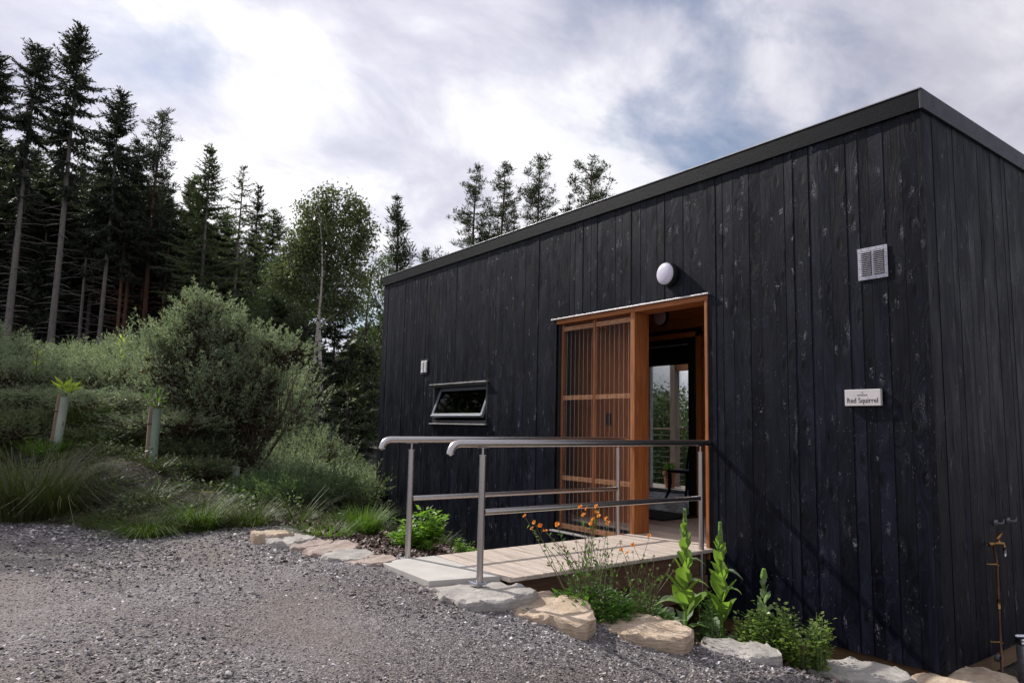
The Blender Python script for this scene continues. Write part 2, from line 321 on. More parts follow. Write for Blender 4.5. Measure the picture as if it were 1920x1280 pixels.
# ------------------------------------------------------------------ mesh building
class MB:
    def __init__(s): s.v = []; s.f4 = []; s.f3 = []; s.fn = []; s.n = 0
    def arr(s, v, q=None, t=None):
        v = np.asarray(v, float).reshape(-1, 3)
        if q is not None: s.f4.append(np.asarray(q, int)+s.n)
        if t is not None: s.f3.append(np.asarray(t, int)+s.n)
        s.v.append(v); s.n += len(v)
    def poly(s, pts):
        s.fn.append([s.n+i for i in range(len(pts))]); s.v.append(np.asarray(pts, float)); s.n += len(pts)
    def box(s, x0, x1, y0, y1, z0, z1, R=None, o=(0, 0, 0)):
        v = V([[x, y, z] for z in (z0, z1) for y in (y0, y1) for x in (x0, x1)], float)
        if R is not None: v = v @ np.asarray(R).T
        s.arr(v+V(o), [[0, 2, 3, 1], [4, 5, 7, 6], [0, 1, 5, 4], [2, 6, 7, 3], [0, 4, 6, 2], [1, 3, 7, 5]])
    def prism(s, pts, a, b):
        pts = np.asarray(pts, float); n = len(pts); v = np.concatenate([pts+V(a), pts+V(b)])
        k = s.n; s.arr(v, [[i, (i+1) % n, n+(i+1) % n, n+i] for i in range(n)])
        s.fn.append([k+i for i in range(n)][::-1]); s.fn.append([k+n+i for i in range(n)])
    def tube(s, P, r, n=8, cap=True):
        P = np.asarray(P, float); m = len(P); r = np.broadcast_to(np.asarray(r, float), (m,))
        T = np.gradient(P, axis=0) if m > 2 else np.repeat([P[1]-P[0]], 2, 0)
        T /= np.linalg.norm(T, axis=1)[:, None]+1e-12
        a = V([0, 0, 1.]) if abs(T[0][2]) < .9 else V([1., 0, 0]); vs = []
        for i in range(m):
            u = np.cross(T[i], a); u /= np.linalg.norm(u)+1e-12; w = np.cross(T[i], u); a = np.cross(u, T[i]) if i < 0 else a
            th = np.arange(n)*2*pi/n
            vs.append(P[i]+r[i]*(np.cos(th)[:, None]*u+np.sin(th)[:, None]*w))
        k = s.n; q = [[i*n+j, i*n+(j+1) % n, (i+1)*n+(j+1) % n, (i+1)*n+j] for i in range(m-1) for j in range(n)]
        s.arr(np.concatenate(vs), q)
        if cap: s.fn.append([k+j for j in range(n)]); s.fn.append([k+(m-1)*n+j for j in range(n)][::-1])
    def lathe(s, prof, c, n=24, R=None):
        th = np.arange(n)*2*pi/n; vs = []
        for (r, z) in prof: vs.append(np.stack([r*np.cos(th), r*np.sin(th), np.full(n, z)], 1))
        v = np.concatenate(vs)
        if R is not None: v = v @ np.asarray(R).T
        q = [[i*n+j, i*n+(j+1) % n, (i+1)*n+(j+1) % n, (i+1)*n+j] for i in range(len(prof)-1) for j in range(n)]
        s.arr(v+V(c), q)
    def leaves(s, P, D, L, W, up=None, fold=0., mid=.45):
        """diamond leaves: base P, direction D, length L, width W"""
        P = np.asarray(P, float); n = len(P)
        if n == 0: return
        D = np.asarray(D, float); D = D/(np.linalg.norm(D, axis=1)[:, None]+1e-9)
        A = RNG.normal(size=(n, 3)) if up is None else np.broadcast_to(np.asarray(up, float), (n, 3))+RNG.normal(size=(n, 3))*.35
        B = np.cross(D, A); B /= np.linalg.norm(B, axis=1)[:, None]+1e-9
        L = np.broadcast_to(L, (n,))[:, None]; W = np.broadcast_to(W, (n,))[:, None]; N = np.cross(B, D)
        v = np.stack([P, P+D*L*mid+B*W/2+N*fold*W, P+D*L, P+D*L*mid-B*W/2+N*fold*W], 1).reshape(-1, 3)
        s.arr(v, np.arange(4*n).reshape(-1, 4))
    def blades(s, P, D, L, W, bend, seg=3):
        """grass blades curving towards horizontal part of D"""
        P = np.asarray(P, float); n = len(P); D = np.asarray(D, float); L = np.broadcast_to(L, (n,)); W = np.broadcast_to(W, (n,))
        Hh = D.copy(); Hh[:, 2] = 0; Hh /= np.linalg.norm(Hh, axis=1)[:, None]+1e-9
        side = np.stack([-Hh[:, 1], Hh[:, 0], np.zeros(n)], 1)
        D = D/np.linalg.norm(D, axis=1)[:, None]; bend = np.broadcast_to(bend, (n,))
        rows = []
        for i in range(seg+1):
            t = i/seg; c = P+D*(L*t)[:, None]+Hh*(L*bend*t*t)[:, None]-V([0, 0, 1.])*(L*bend*.75*t*t*t)[:, None]
            w = (W*(1-t**1.5)*.5+.0006)[:, None]
            rows += [c-side*w, c+side*w]
        v = np.stack(rows, 1).reshape(-1, 3); k = 2*(seg+1)
        q = np.concatenate([[[2*i, 2*i+1, 2*i+3, 2*i+2]] for i in range(seg)])
        s.arr(v, (q[None]+(np.arange(n)*k)[:, None, None]).reshape(-1, 4))
    def mesh(s, name, base=(0, 0, 0), smooth=False):
        me = bpy.data.meshes.new(name); v = (np.concatenate(s.v)-V(base)).astype(np.float32)
        f4 = np.concatenate(s.f4) if s.f4 else np.zeros((0, 4), int); f3 = np.concatenate(s.f3) if s.f3 else np.zeros((0, 3), int)
        li = np.concatenate([f4.ravel(), f3.ravel(), np.array([i for f in s.fn for i in f], int)]).astype(np.int32)
        tot = np.concatenate([np.full(len(f4), 4), np.full(len(f3), 3), np.array([len(f) for f in s.fn], int)]).astype(np.int32)
        st = np.concatenate([[0], np.cumsum(tot)[:-1]]).astype(np.int32)
        me.vertices.add(len(v)); me.vertices.foreach_set('co', v.ravel())
        me.loops.add(len(li)); me.loops.foreach_set('vertex_index', li)
        me.polygons.add(len(tot)); me.polygons.foreach_set('loop_start', st); me.polygons.foreach_set('loop_total', tot)
        me.polygons.foreach_set('use_smooth', np.full(len(tot), bool(smooth)))
        me.update(calc_edges=True); me.validate(); return me
WL = {}
def tagp(o, label=None, cat=None, group=None, kind=None):
    for k, v in (('label', label), ('category', cat), ('group', group), ('kind', kind)):
        if v: o[k] = v
    return o
def empty(name, loc, label=None, cat=None, group=None):
    o = bpy.data.objects.new(name, None); COL.objects.link(o); o.location = loc; WL[o.name] = V(loc, float); o.empty_display_size = .2
    return tagp(o, label, cat, group)
def obj(name, mb, mat, parent=None, base=None, smooth=False, bevel=0, label=None, cat=None, group=None, kind=None, sharp=None):
    """mesh is given in world coordinates"""
    if base is None: base = WL[parent.name] if parent is not None else V([0, 0, 0.])
    me = mb.mesh(name, base, smooth); me.materials.append(MAT[mat]); o = bpy.data.objects.new(name, me); COL.objects.link(o)
    WL[o.name] = V(base, float)
    if parent is not None: o.parent = parent; o.location = WL[o.name]-WL[parent.name]
    else: o.location = base
    if bevel:
        md = o.modifiers.new('b', 'BEVEL'); md.width = bevel; md.segments = 2; md.limit_method = 'ANGLE'; md.angle_limit = radians(40)
    if smooth and sharp:
        me.set_sharp_from_angle(angle=radians(sharp))
    return tagp(o, label, cat, group, kind)
def box(name, b, mat, parent, bevel=.002, **k):
    m = MB(); m.box(*b); return obj(name, m, mat, parent, bevel=bevel, **k)
def copy_tree(o, loc, rz, sc, label=None, group=None, parent=None):
    c = o.copy(); COL.objects.link(c)
    if parent is None: c.location = loc; c.rotation_euler = (0, 0, rz); c.scale = sc
    else: c.parent = parent
    if label: c['label'] = label
    if group: c['group'] = group
    for ch in list(o.children): copy_tree(ch, None, 0, None, parent=c)
    return c

# ------------------------------------------------------------------ ground sheet
def axis(c, lo, hi, d0, span):
    a = list(np.arange(c-span, c+span+1e-6, d0)); st = d0
    x = a[-1]
    while x < hi: st *= 1.18; x += st; a.append(x)
    st = d0; x = a[0]
    while x > lo: st *= 1.18; x -= st; a.insert(0, x)
    return V(a)
gx = axis(-4.5, -420, 420, .14, 8.5); gy = axis(-2.5, -420, 420, .14, 4.5)
GX, GY = np.meshgrid(gx, gy); GZ = hgt(GX, GY)
mb = MB(); nx, ny = len(gx), len(gy)
ii = (np.arange(ny-1)[:, None]*nx+np.arange(nx-1)[None]).ravel()
mb.arr(np.stack([GX, GY, GZ], -1).reshape(-1, 3), np.stack([ii, ii+1, ii+1+nx, ii+nx], 1))
ground = obj('ground', mb, 'ground', smooth=True, kind='structure')
def zone(X, Y):
    X = np.asarray(X, float); Y = np.asarray(Y, float)
    inx = sm(-.25, .25, X-xedge(Y)); iny = 1-sm(-.12, .12, Y-yline(X)+.03); iny = np.where(X > .62, 1, iny)
    g = inx*iny
    mul = np.where((X > -6.2) & (X < .8) & (Y > -2.8) & (Y < .6), 1., 0.)
    return g, mul
def fines(X, Y):
    w = Y+.28*np.sin(X*.55+.6)-.03*X
    return np.maximum(np.exp(-((w+3.75)/.30)**2), np.exp(-((w+5.25)/.34)**2))*(.75+.25*np.sin(X*2.3+Y*1.7))
g_, m_ = zone(GX.ravel(), GY.ravel())
ca = ground.data.color_attributes.new('zone', 'FLOAT_COLOR', 'POINT')
ca.data.foreach_set('color', np.stack([g_, m_, fines(GX.ravel(), GY.ravel()), g_*0+1], 1).astype(np.float32).ravel())

# loose stones of the gravel
def pebbles(P, s, flat, tilt=.35):
    n = len(P)
    base = V([[1, 0, 0], [.35, .95, .1], [-.8, .6, 0], [-.9, -.5, .1], [.3, -1, 0], [.1, .05, 1], [-.1, 0, -1]], float)
    v = base[None]*(1+RNG.normal(size=(n, 7, 1))*.22)
    v[:, 5] += RNG.normal(size=(n, 3))*.25
    v = v*s[:, None, None]*np.stack([np.ones(n), RNG.uniform(.5, .9, n), flat], 1)[:, None, :]
    a = RNG.uniform(0, 2*pi, n); c, s_ = np.cos(a), np.sin(a); x = v[..., 0]*c[:, None]-v[..., 1]*s_[:, None]; y = v[..., 0]*s_[:, None]+v[..., 1]*c[:, None]; z = v[..., 2]
    t1, t2 = RNG.normal(size=(2, n))*tilt
    z = z+x*t1[:, None]+y*t2[:, None]
    v = np.stack([x, y, z], -1)+P[:, None, :]
    t = [[i, (i+1) % 5, 5] for i in range(5)]+[[(i+1) % 5, i, 6] for i in range(5)]
    return v.reshape(-1, 3), (V(t)[None]+(np.arange(n)*7)[:, None, None]).reshape(-1, 3)
def scatter(n, d0, d1, a0, a1, power=1.):
    d = np.exp(RNG.uniform(math.log(d0), math.log(d1), n)); a = RNG.uniform(a0, a1, n)
    base = math.atan2(_f[1], _f[0]); return CX+d*np.cos(base+a), CY+d*np.sin(base+a), d
X, Y, d = scatter(270000, 2.2, 12.5, -.78, .9)
g_, _ = zone(X, Y); keep = (g_ > RNG.uniform(.1, .9, len(g_))) & ~((X > -3.12) & (X < -1.9) & (Y > -2.76))
X, Y, d = X[keep], Y[keep], d[keep]
keep = RNG.uniform(0, 1, len(X)) > .42*fines(X, Y); X, Y, d = X[keep], Y[keep], d[keep]
patch = .5+.5*np.sin(X*1.1+2*np.sin(Y*.9))*np.cos(Y*1.6+np.sin(X*1.7))
s = np.exp(RNG.normal(math.log(.0062), .48, len(X)))*(.65+.75*patch)*np.clip(d/5, .9, 1.9)
s = np.clip(s*(1-.4*fines(X, Y)), .003, .024)
mb = MB(); v, t = pebbles(np.stack([X, Y, hgt(X, Y)+s*.15], 1), s, RNG.uniform(.2, .55, len(X))); mb.arr(v, t=t)
obj('gravel', mb, 'pebble', kind='stuff')
# bark mulch in the beds
n = 26000; X = RNG.uniform(-6.3, .75, n); Y = RNG.uniform(-2.75, .1, n); g_, m_ = zone(X, Y)
keep = (g_ < .4) & ~((X > -3.12) & (X < -1.95) & (Y > -2.76)); X, Y = X[keep], Y[keep]
s = RNG.uniform(.008, .028, len(X)); mb = MB(); v, t = pebbles(np.stack([X, Y, hgt(X, Y)+s*.3], 1), s, RNG.uniform(.12, .3, len(X)), .5); mb.arr(v, t=t)
obj('bark_mulch', mb, 'chips', kind='stuff')

# ------------------------------------------------------------------ edging stones
def rock(outline, ztop, thick, mat, label, seed, group='flat stones edging the gravel'):
    rs = np.random.default_rng(seed)
    P = []
    for (x, y) in outline:
        d = ray(x, y); t = (ztop-CZ)/d[2]; P.append((CAM+t*d)[:2])
    P = V(P); c = P.mean(0); n = 44
    ang = np.arctan2(P[:, 1]-c[1], P[:, 0]-c[0]); rad = np.hypot(*(P-c).T); o = np.argsort(ang); ang, rad = ang[o], rad[o]
    th = np.linspace(-pi, pi, n, endpoint=False); R = np.interp(th, np.concatenate([ang-2*pi, ang, ang+2*pi]), np.tile(rad, 3))
    R = (R+np.roll(R, 1)+np.roll(R, -1))/3
    fac = np.abs(((th*2.6+seed) % 1.1)-.55)*.09; R = R*(1-fac+.03)*(1+.022*np.sin(th*7+seed)+.012*np.sin(th*13+seed*2)+rs.normal(size=n)*.012)
    prof = [(0.02, 0), (.3, 0), (.55, 0), (.75, 0), (.88, 0), (.95, -.003), (.985, -.010), (1.0, -.026), (1.0, -.5*thick), (.95, -thick)]
    a, b_, ph = rs.normal(size=2)*.035, rs.normal(size=2)*.03, rs.uniform(0, 6, 4)
    vs = []
    for (k, dz) in prof:
        x = c[0]+k*R*np.cos(th); y = c[1]+k*R*np.sin(th)
        z = ztop+dz+(x-c[0])*a[0]+(y-c[1])*a[1]+.008*np.sin(x*14+ph[0])*np.cos(y*11+ph[1])+.004*np.sin(x*33+y*21+ph[2])
        if k > .9: z = z+rs.normal(size=n)*.006+.006*np.sign(np.sin(th*9+seed))
        elif k > .5: z = z+.004*np.sign(np.sin(x*19+y*13+seed))
        vs.append(np.stack([x, y, z], 1))
    mb = MB(); q = [[i*n+j, i*n+(j+1) % n, (i+1)*n+(j+1) % n, (i+1)*n+j] for i in range(len(prof)-1) for j in range(n)]
    mb.arr(np.concatenate(vs), q); mb.fn.append(list(range(n))[::-1])
    obj('edging_stone', mb, mat, base=(c[0], c[1], ztop), smooth=True, sharp=24, label=label, cat='stone', group=group)
rock([(783, 1097), (830, 1089), (900, 1090), (960, 1094), (1006, 1101), (1003, 1110), (960, 1121), (905, 1129), (850, 1122), (800, 1107)], -.035, .14, 'rock_grey', 'wide pale grey flat stone in front of the concrete ramp slab', 1)
rock([(962, 1130), (985, 1116), (1030, 1111), (1080, 1121), (1108, 1141), (1110, 1160), (1085, 1166), (1040, 1152), (975, 1150)], -.10, .13, 'rock_tan', 'rounded sandy boulder just left of the orange flowers', 2)
rock([(1120, 1161), (1150, 1144), (1200, 1149), (1260, 1161), (1290, 1173), (1292, 1197), (1230, 1194), (1170, 1187)], -.205, .13, 'rock_tan', 'long sandy stone with squared right end below the tall mullein', 3)
rock([(1311, 1201), (1335, 1195), (1400, 1199), (1450, 1211), (1468, 1226), (1440, 1229), (1370, 1229), (1325, 1217)], -.335, .11, 'rock_grey', 'oval pale stone in front of the small rose bushes', 4)
rock([(1478, 1236), (1560, 1240), (1640, 1243), (1690, 1248), (1716, 1268), (1650, 1273), (1560, 1262)], -.465, .11, 'rock_grey', 'low long stone half sunk in gravel before the wall corner', 5)
rock([(1705, 1268), (1760, 1256), (1808, 1250), (1850, 1255), (1890, 1268), (1925, 1286), (1870, 1300), (1790, 1292)], -.56, .13, 'rock_tan', 'humped tan stone at the black wall corner, last on the right', 6)
rock([(472, 998), (500, 990), (531, 991), (533, 1001), (500, 1004)], .045, .16, 'rock_tan', 'small brown stone farthest from the ramp', 7)
rock([(505, 1006), (530, 1001), (562, 1000), (580, 1011), (545, 1016)], .015, .14, 'rock_grey', 'light grey stone second from the far end of the edging', 8)
rock([(548, 1018), (590, 1010), (622, 1012), (602, 1021), (560, 1026)], .0, .14, 'rock_pink', 'flat pinkish stone third from the far end of the edging', 9)
rock([(578, 1034), (612, 1019), (650, 1015), (668, 1024), (620, 1034)], .015, .14, 'rock_pink', 'wedge shaped pinkish stone in the middle of the far edging', 10)
rock([(610, 1047), (648, 1031), (690, 1028), (698, 1037), (650, 1047)], .01, .14, 'rock_grey', 'flat grey stone second from the concrete ramp slab', 11)
rock([(643, 1053), (690, 1041), (728, 1040), (745, 1048), (700, 1057)], .0, .14, 'rock_pink', 'narrow pink stone touching the far corner of the ramp slab', 12)

# ------------------------------------------------------------------ cabin
ZT, ZF, ZB = 3.613, 3.455, -.56      # roof top, fascia underside, cladding bottom
XL, YD = -9.17, 4.0
OL, OR, OT = -4.31, -2.02, 2.335     # porch opening
WX0, WX1, WZ0, WZ1 = -7.29, -5.78, 1.09, 1.66
cab = empty('cabin', (XL/2, 2, -.7), 'low flat roofed cabin clad in black charred vertical boards', 'cabin')
def planks(mb, a, b, segs, place):
    x = a
    while x < b-1e-6:
        w = random.choice([.085, .095, .105, .12, .14, .15]); w = min(w, b-x)
        if b-x-w < .06: w = b-x
        off = random.uniform(-.0022, .0022)
        for (z0, z1) in segs: place(mb, x+.0014, x+w-.0014, off, z0, z1)
        x += w
def pf(mb, x0, x1, off, z0, z1):
    t = random.uniform(-.0025, .0025)
    n = 1
    v = V([[x0, off+t, z0], [x1, off-t, z0], [x1, off-t, z1], [x0, off+t, z1], [x0, .022, z0], [x1, .022, z0], [x1, .022, z1], [x0, .022, z1]])
    mb.arr(v, [[0, 1, 2, 3], [1, 5, 6, 2], [4, 0, 3, 7], [3, 2, 6, 7], [4, 5, 1, 0]])
mb = MB(); zt = 3.56
planks(mb, XL, WX0, [(ZB, zt)], pf); planks(mb, WX0, WX1, [(ZB, WZ0), (WZ1, zt)], pf); planks(mb, WX1, OL, [(ZB, zt)], pf)
planks(mb, OL, OR, [(OT, zt)], pf); planks(mb, OL, -3.08, [(ZB, -.10)], pf); planks(mb, OR, -.045, [(ZB, zt)], pf)
obj('cladding', mb, 'charred', cab)
mb = MB()
def ps(mb, y0, y1, off, z0, z1): mb.box(-.02, .0+off, y0, y1, z0, z1)
planks(mb, .022, YD, [(ZB, zt)], ps)
mb.box(-.043, -.001, -.004, .02, ZB-.004, zt)
obj('side_cladding', mb, 'charred_shaded', cab)
mb = MB()
def pl_(mb, y0, y1, off, z0, z1): mb.box(XL-off, XL+.02, y0, y1, z0, z1)
planks(mb, .023, YD, [(ZB, zt)], pl_); obj('end_cladding', mb, 'charred', cab); mb = MB()
planks(mb, XL, -6.62, [(ZB, zt)], lambda m_, x0, x1, o, z0, z1: m_.box(x0, x1, YD-.02, YD+o+.001, z0, z1))
obj('rear_cladding', mb, 'charred', cab); mb = MB(); planks(mb, -4.2, 0, [(ZB, zt)], lambda m_, x0, x1, o, z0, z1: m_.box(x0, x1, YD-.02, YD+o+.001, z0, z1))
obj('rear_cladding', mb, 'charred', cab)
# inner wall core (keeps daylight out of the gaps between boards)
mb = MB()
for (x0, x1, z0, z1) in [(XL+.03, WX0, -.5, 3.5), (WX0, WX1, -.5, WZ0-.002), (WX0, WX1, WZ1+.03, 3.5), (WX1, OL-.03, -.5, 3.5), (OL-.03, OR+.03, OT+.06, 3.5), (OR+.06, -.03, -.5, 3.5)]:
    mb.box(x0, x1, .025, .09, z0, z1)
mb.box(-.09, -.025, .095, YD-.03, -.5, 3.5); mb.box(XL+.025, XL+.09, .095, YD-.03, -.5, 3.5)
mb.box(XL+.1, -6.6, YD-.09, YD-.025, -.5, 3.5); mb.box(-4.25, -.1, YD-.09, YD-.025, -.5, 3.5); mb.box(-6.6, -4.25, YD-.09, YD-.025, 2.42, 3.5)
mb.box(XL+.1, -.1, .1, YD-.1, 2.86, 3.0)      # ceiling over the rooms
obj('inner_wall', mb, 'room_wall', cab)
mb = MB(); mb.box(XL+.02, -.02, .03, .07, -.70, ZB-.003); mb.box(-.06, -.022, .071, YD-.05, -.70, ZB-.003); obj('plinth', mb, 'plinth_wood', cab, bevel=.003)
# roof
rf = box('roof', (XL-.005, .005, .0, YD, 3.52, 3.595), 'metal_black', cab, 0)
e = .02
mb = MB(); mb.box(XL-e, e-.0235, -e-.004, -.0245+.022, ZF, ZT-.006); obj('fascia', mb, 'fascia', cab, bevel=.002)
mb = MB(); mb.box(-.002, e+.003, -e-.004, YD+e, ZF, ZT-.004); obj('side_fascia', mb, 'fascia_side', cab, bevel=.003)
mb = MB(); mb.box(XL-e, XL-.002, -.001, YD+e, ZF, ZT-.006); mb.box(XL, -.004, YD+.004, YD+e, ZF, ZT-.006); obj('rear_fascia', mb, 'metal_black', cab)
mb = MB(); mb.box(XL-e-.006, e-.004, -e-.009, .08, ZT-.0055, ZT+.004); obj('roof_edge_trim', mb, 'trim_grey', cab, bevel=.001)
# small window
wf = MB()
for b_ in [(WX0+.001, WX1-.001, .0, .16, WZ0+.001, WZ0+.05), (WX0+.001, WX1-.001, .0, .16, WZ1-.04, WZ1-.001), (WX0+.001, WX0+.045, .0, .16, WZ0+.051, WZ1-.041), (WX1-.045, WX1-.001, .0, .16, WZ0+.051, WZ1-.041)]: wf.box(*b_)
win = obj('window', wf, 'metal_black', cab, bevel=.003)
th = math.atan2(.155, .43); Rw = V([[1, 0, 0], [0, cos(th), -sin(th)], [0, sin(th), cos(th)]])   # top hung, bottom swings out
Rw = V([[1, 0, 0], [0, cos(th), sin(th)], [0, -sin(th), cos(th)]])
po = V([0, .115, WZ1-.05]); sh = MB(); H = .455; x0, x1 = WX0+.055, WX1-.055
for b_ in [(x0, x1, -.02, .02, -H, -H+.05), (x0, x1, -.02, .02, -.05, 0), (x0, x0+.05, -.02, .02, -H+.05, -.05), (x1-.05, x1, -.02, .02, -H+.05, -.05), (x0+.006, x1-.006, -.034, -.021, -H+.006, -H+.022)]: sh.box(*b_, R=Rw, o=po)
obj('sash', sh, 'sash_grey', win, bevel=.003)
g = MB(); g.box(x0+.05, x1-.05, -.004, .004, -H+.05, -.05, R=Rw, o=po); obj('pane', g, 'window_glass', win)
box('sill', (WX0-.02, WX1+.01, -.045, -.004, WZ0-.012, WZ0+.006), 'flashing', win, .002)
box('lower_trim', (WX0+.3, WX1+.0, -.018, -.0045, WZ0+.028, WZ0+.042), 'metal_grey', win, .002)
box('drip_flashing', (WX0-.035, WX1+.02, -.05, -.004, WZ1-.002, WZ1+.012), 'flashing', win, .002)
mb = MB(); mb.box(WX0+.05, WX1-.05, .5, .52, WZ0-.3, WZ1+.3); obj('blind', mb, 'room_wall', win)

# vents
def vent(x0, x1, z0, z1, slots, mat, smat, fr, screws, label):
    mb = MB(); mb.box(x0, x1, -.0085, -.0035, z0, z1)
    v = obj('vent', mb, mat, cab, bevel=.001, label=label)
    s = MB(); w = (x1-x0); h = z1-z0; cw = w*(.5-fr*1.35)
    for cx in (x0+w*fr, x1-w*fr-cw):
        for i in range(slots):
            z = z0+h*.13+i*h*.76/slots; dz = h*.76/slots
            P = V([[cx, -.009, z+dz*.95], [cx, -.009-dz*.75, z+dz*.30], [cx, -.009-dz*.6, z+dz*.12], [cx, -.009, z+dz*.35]])
            s.prism(P, (0, 0, 0), (cw, 0, 0))
    obj('louvre', s, smat, v, smooth=False)
    s = MB()
    for cx in (x0+w*fr, x1-w*fr-cw): s.box(cx-.002, cx+cw+.002, -.0098, -.0088, z0+h*.12, z0+h*.9)
    obj('slot_backing', s, 'black', v)
    Ry = V([[1, 0, 0], [0, 0, 1], [0, -1, 0]])
    for i in range(screws):
        t = (i+.5)/screws
        for (x, z) in ((x0+w*t, z1-h*.04), (x0+w*t, z0+h*.04), (x0+w*.05, z0+h*t), (x1-w*.05, z0+h*t)):
            s = MB(); s.lathe([(.0035, 0), (.003, .0015), (.0001, .002)], (x, -.0086, z), 8, V([[1, 0, 0], [0, 0, -1], [0, 1, 0]])); obj('screw', s, 'black' if mat == 'vent_metal' else 'vent_white', v)
vent(-.525, -.29, 2.237, 2.487, 13, 'vent_metal', 'vent_metal', .12, 4, 'square silver louvred vent near the wall corner')
vent(-7.70, -7.46, 1.84, 2.075, 12, 'black', 'vent_white', .14, 3, 'small black vent with white louvres above the window')

# porch opening: jambs, lintel, post, screen
box('lintel', (OL+.001, OR-.001, -.002, .23, OT-.052, OT-.001), 'larch_wood_h', cab, .003)
box('lintel_flashing', (OL-.07, OR+.03, -.034, -.0045, OT+.0, OT+.013), 'flashing', cab, .002)
box('jamb', (OR-.034, OR-.001, -.012, .23, -.1, OT-.053), 'larch_wood', cab, .003)
box('jamb', (OL+.001, OL+.03, .028, .23, -.1, OT-.053), 'black', cab, .002)
box('porch_post', (-3.06, -2.995, .002, .215, -.02, OT-.053), 'larch_wood', cab, .004)
sc = empty('screen', (-3.68, .08, -.1)); sc.parent = cab; sc.location = V([-3.68, .08, -.1])-WL[cab.name]
xs0, xs1 = OL+.032, -3.062
mb = MB(); 
for b_ in [(xs0, xs0+.035, .055, .1, -.1, OT-.054), (-3.705, -3.67, .05, .1, -.1, OT-.054)]: mb.box(*b_)
obj('screen_frame', mb, 'larch_wood', sc, bevel=.002)
for z0, z1 in ((1.385, 1.435), (.462, .512), (-.085, -.03), (2.20, 2.25)):
    mb = MB(); mb.box(xs0+.0355, -3.7055, .06, .095, z0, z1); mb.box(-3.6695, xs1-.002, .06, .095, z0, z1); r_ = obj('screen_rail', mb, 'screen_rail', sc, bevel=.002)
    for k in range(1, 17):
        x = xs0+k*.0735
        if k % 2 and abs(x+3.69) > .03: f_ = MB(); f_.lathe([(.0001, .004), (.007, .003), (.008, 0)], (x, .0595, (z0+z1)/2), 8, V([[1, 0, 0], [0, 0, -1], [0, 1, 0]])); obj('fixing', f_, 'bark_dark', r_)
n = 16*16; xx = np.linspace(xs0+.004, xs1-.004, n); yy = .036-.012*np.cos((xx-xs0)/.0735*2*pi)
v = np.concatenate([np.stack([xx, yy, np.full(n, z)], 1) for z in (-.095, OT-.06)]); i = np.arange(n-1)
mb = MB(); mb.arr(v, np.stack([i, i+1, i+1+n, i+n], 1)); obj('corrugated_sheet', mb, 'corrugated', sc, smooth=True)
box('base_flashing', (OL-.01, -3.075, -.06, .03, -.118, -.1045), 'flashing', cab, .002)
# porch room
PX0, PX1, PY1, PZ = -5.4, OR+.005, 1.8, 2.80
mb = MB(); mbL = MB(); z = -.06; i = 0
while z < PZ-.01:
    z1 = min(z+.135, PZ)
    for (x0, x1) in ((-3.60, PX1),) if z < 2.28 else ((-4.87, PX1),): mb.box(x0, x1, PY1, PY1+.02, z+.002, z1-.002)
    mbL.box(PX0, -4.872, PY1, PY1+.02, z+.002, z1-.002)
    z = z1
obj('porch_back_boards', mb, 'porch_boards', cab); obj('porch_back_boards', mbL, 'larch_wood_h', cab)  # left boards: brighter timber copy, the glow behind the screen put into colour
for xa, xb in ((PX1-.004, PX1+.016), (PX0-.02, PX0)):
    mb = MB(); y = .235
    while y < PY1: y1 = min(y+.12, PY1); mb.box(xa, xb, y+.002, y1-.002, -.1, PZ); y = y1
    obj('porch_side_boards', mb, 'larch_wood' if xa < -5 else 'porch_boards_v', cab)  # left side takes the brighter timber too, standing in for light there
mb = MB(); mb.box(PX0, PX1, .1, PY1, PZ, PZ+.03); mb.box(PX0-.02, OL-.03, .092, .115, -.1, PZ); mb.box(OL-.03, PX1, .092, .115, OT+.06, PZ); obj('porch_ceiling', mb, 'porch_boards', cab)
mb = MB(); x = PX0
mb.box(-3.68, PX1-.005, 1.74, 1.798, -.001, PZ-.002) if False else None
y = .0
mbd = MB()
for k in range(13):
    y0 = .004+k*.143
    mbd.box(OL+.035 if y0 > .22 else -3.055, OR-.036, y0, min(y0+.139, PY1+.05), -.030, -.001) if y0 < .20 else mbd.box(PX0+.01, PX1-.006, y0, min(y0+.139, PY1+.05), -.030, -.001)
obj('porch_floor', mbd, 'deck_wood', cab, bevel=.002)
mb = MB(); x = PX0+.02
while x < -3.5: x1 = min(x+.14, -3.46); mb.box(x+.002, x1-.002, .55, .57, -.002, PZ); x = x1
obj('screen_backing_boards', mb, 'larch_wood', cab)
mb = MB(); mb.box(-4.00, -3.93, .52, .548, 1.10, 1.24); obj('meter_box', mb, 'metal_black', cab, bevel=.004)
# timber lining and door frame in the back wall
mb = MB(); mb.box(-3.66, -3.58, 1.745, 1.798, 0, 2.31); mb.box(-4.82, -3.58, 1.745, 1.798, 2.245, 2.31); obj('door_surround', mb, 'porch_boards_v', cab, bevel=.003)
mb = MB(); mb.box(-3.80, -3.665, 1.76, 1.90, 0, 2.24); mb.box(-4.86, -4.80, 1.76, 1.9, 0, 2.24); mb.box(-4.79, -3.81, 1.76, 1.9, 2.165, 2.24); fr = obj('door_frame', mb, 'black', cab, bevel=.003)
# interior room
mb = MB(); mb.box(XL+.1, -.1, 1.822, 3.9, -.05, .0); obj('room_floor', mb, 'room_floor', cab)
mb = MB(); mb.box(-9, PX0-.03, 1.83, 1.87, 0, 2.8); mb.box(-4.86, -3.68, 1.83, 1.87, 2.25, 2.8); mb.box(-3.66, -.1, 1.83, 1.87, 0, 2.8); mb.box(PX0-.03, -4.87, 1.83, 1.87, 0, 2.8); mb.box(-3.4, -3.3, 1.88, 3.9, 0, 2.8); obj('partition', mb, 'room_wall', cab)
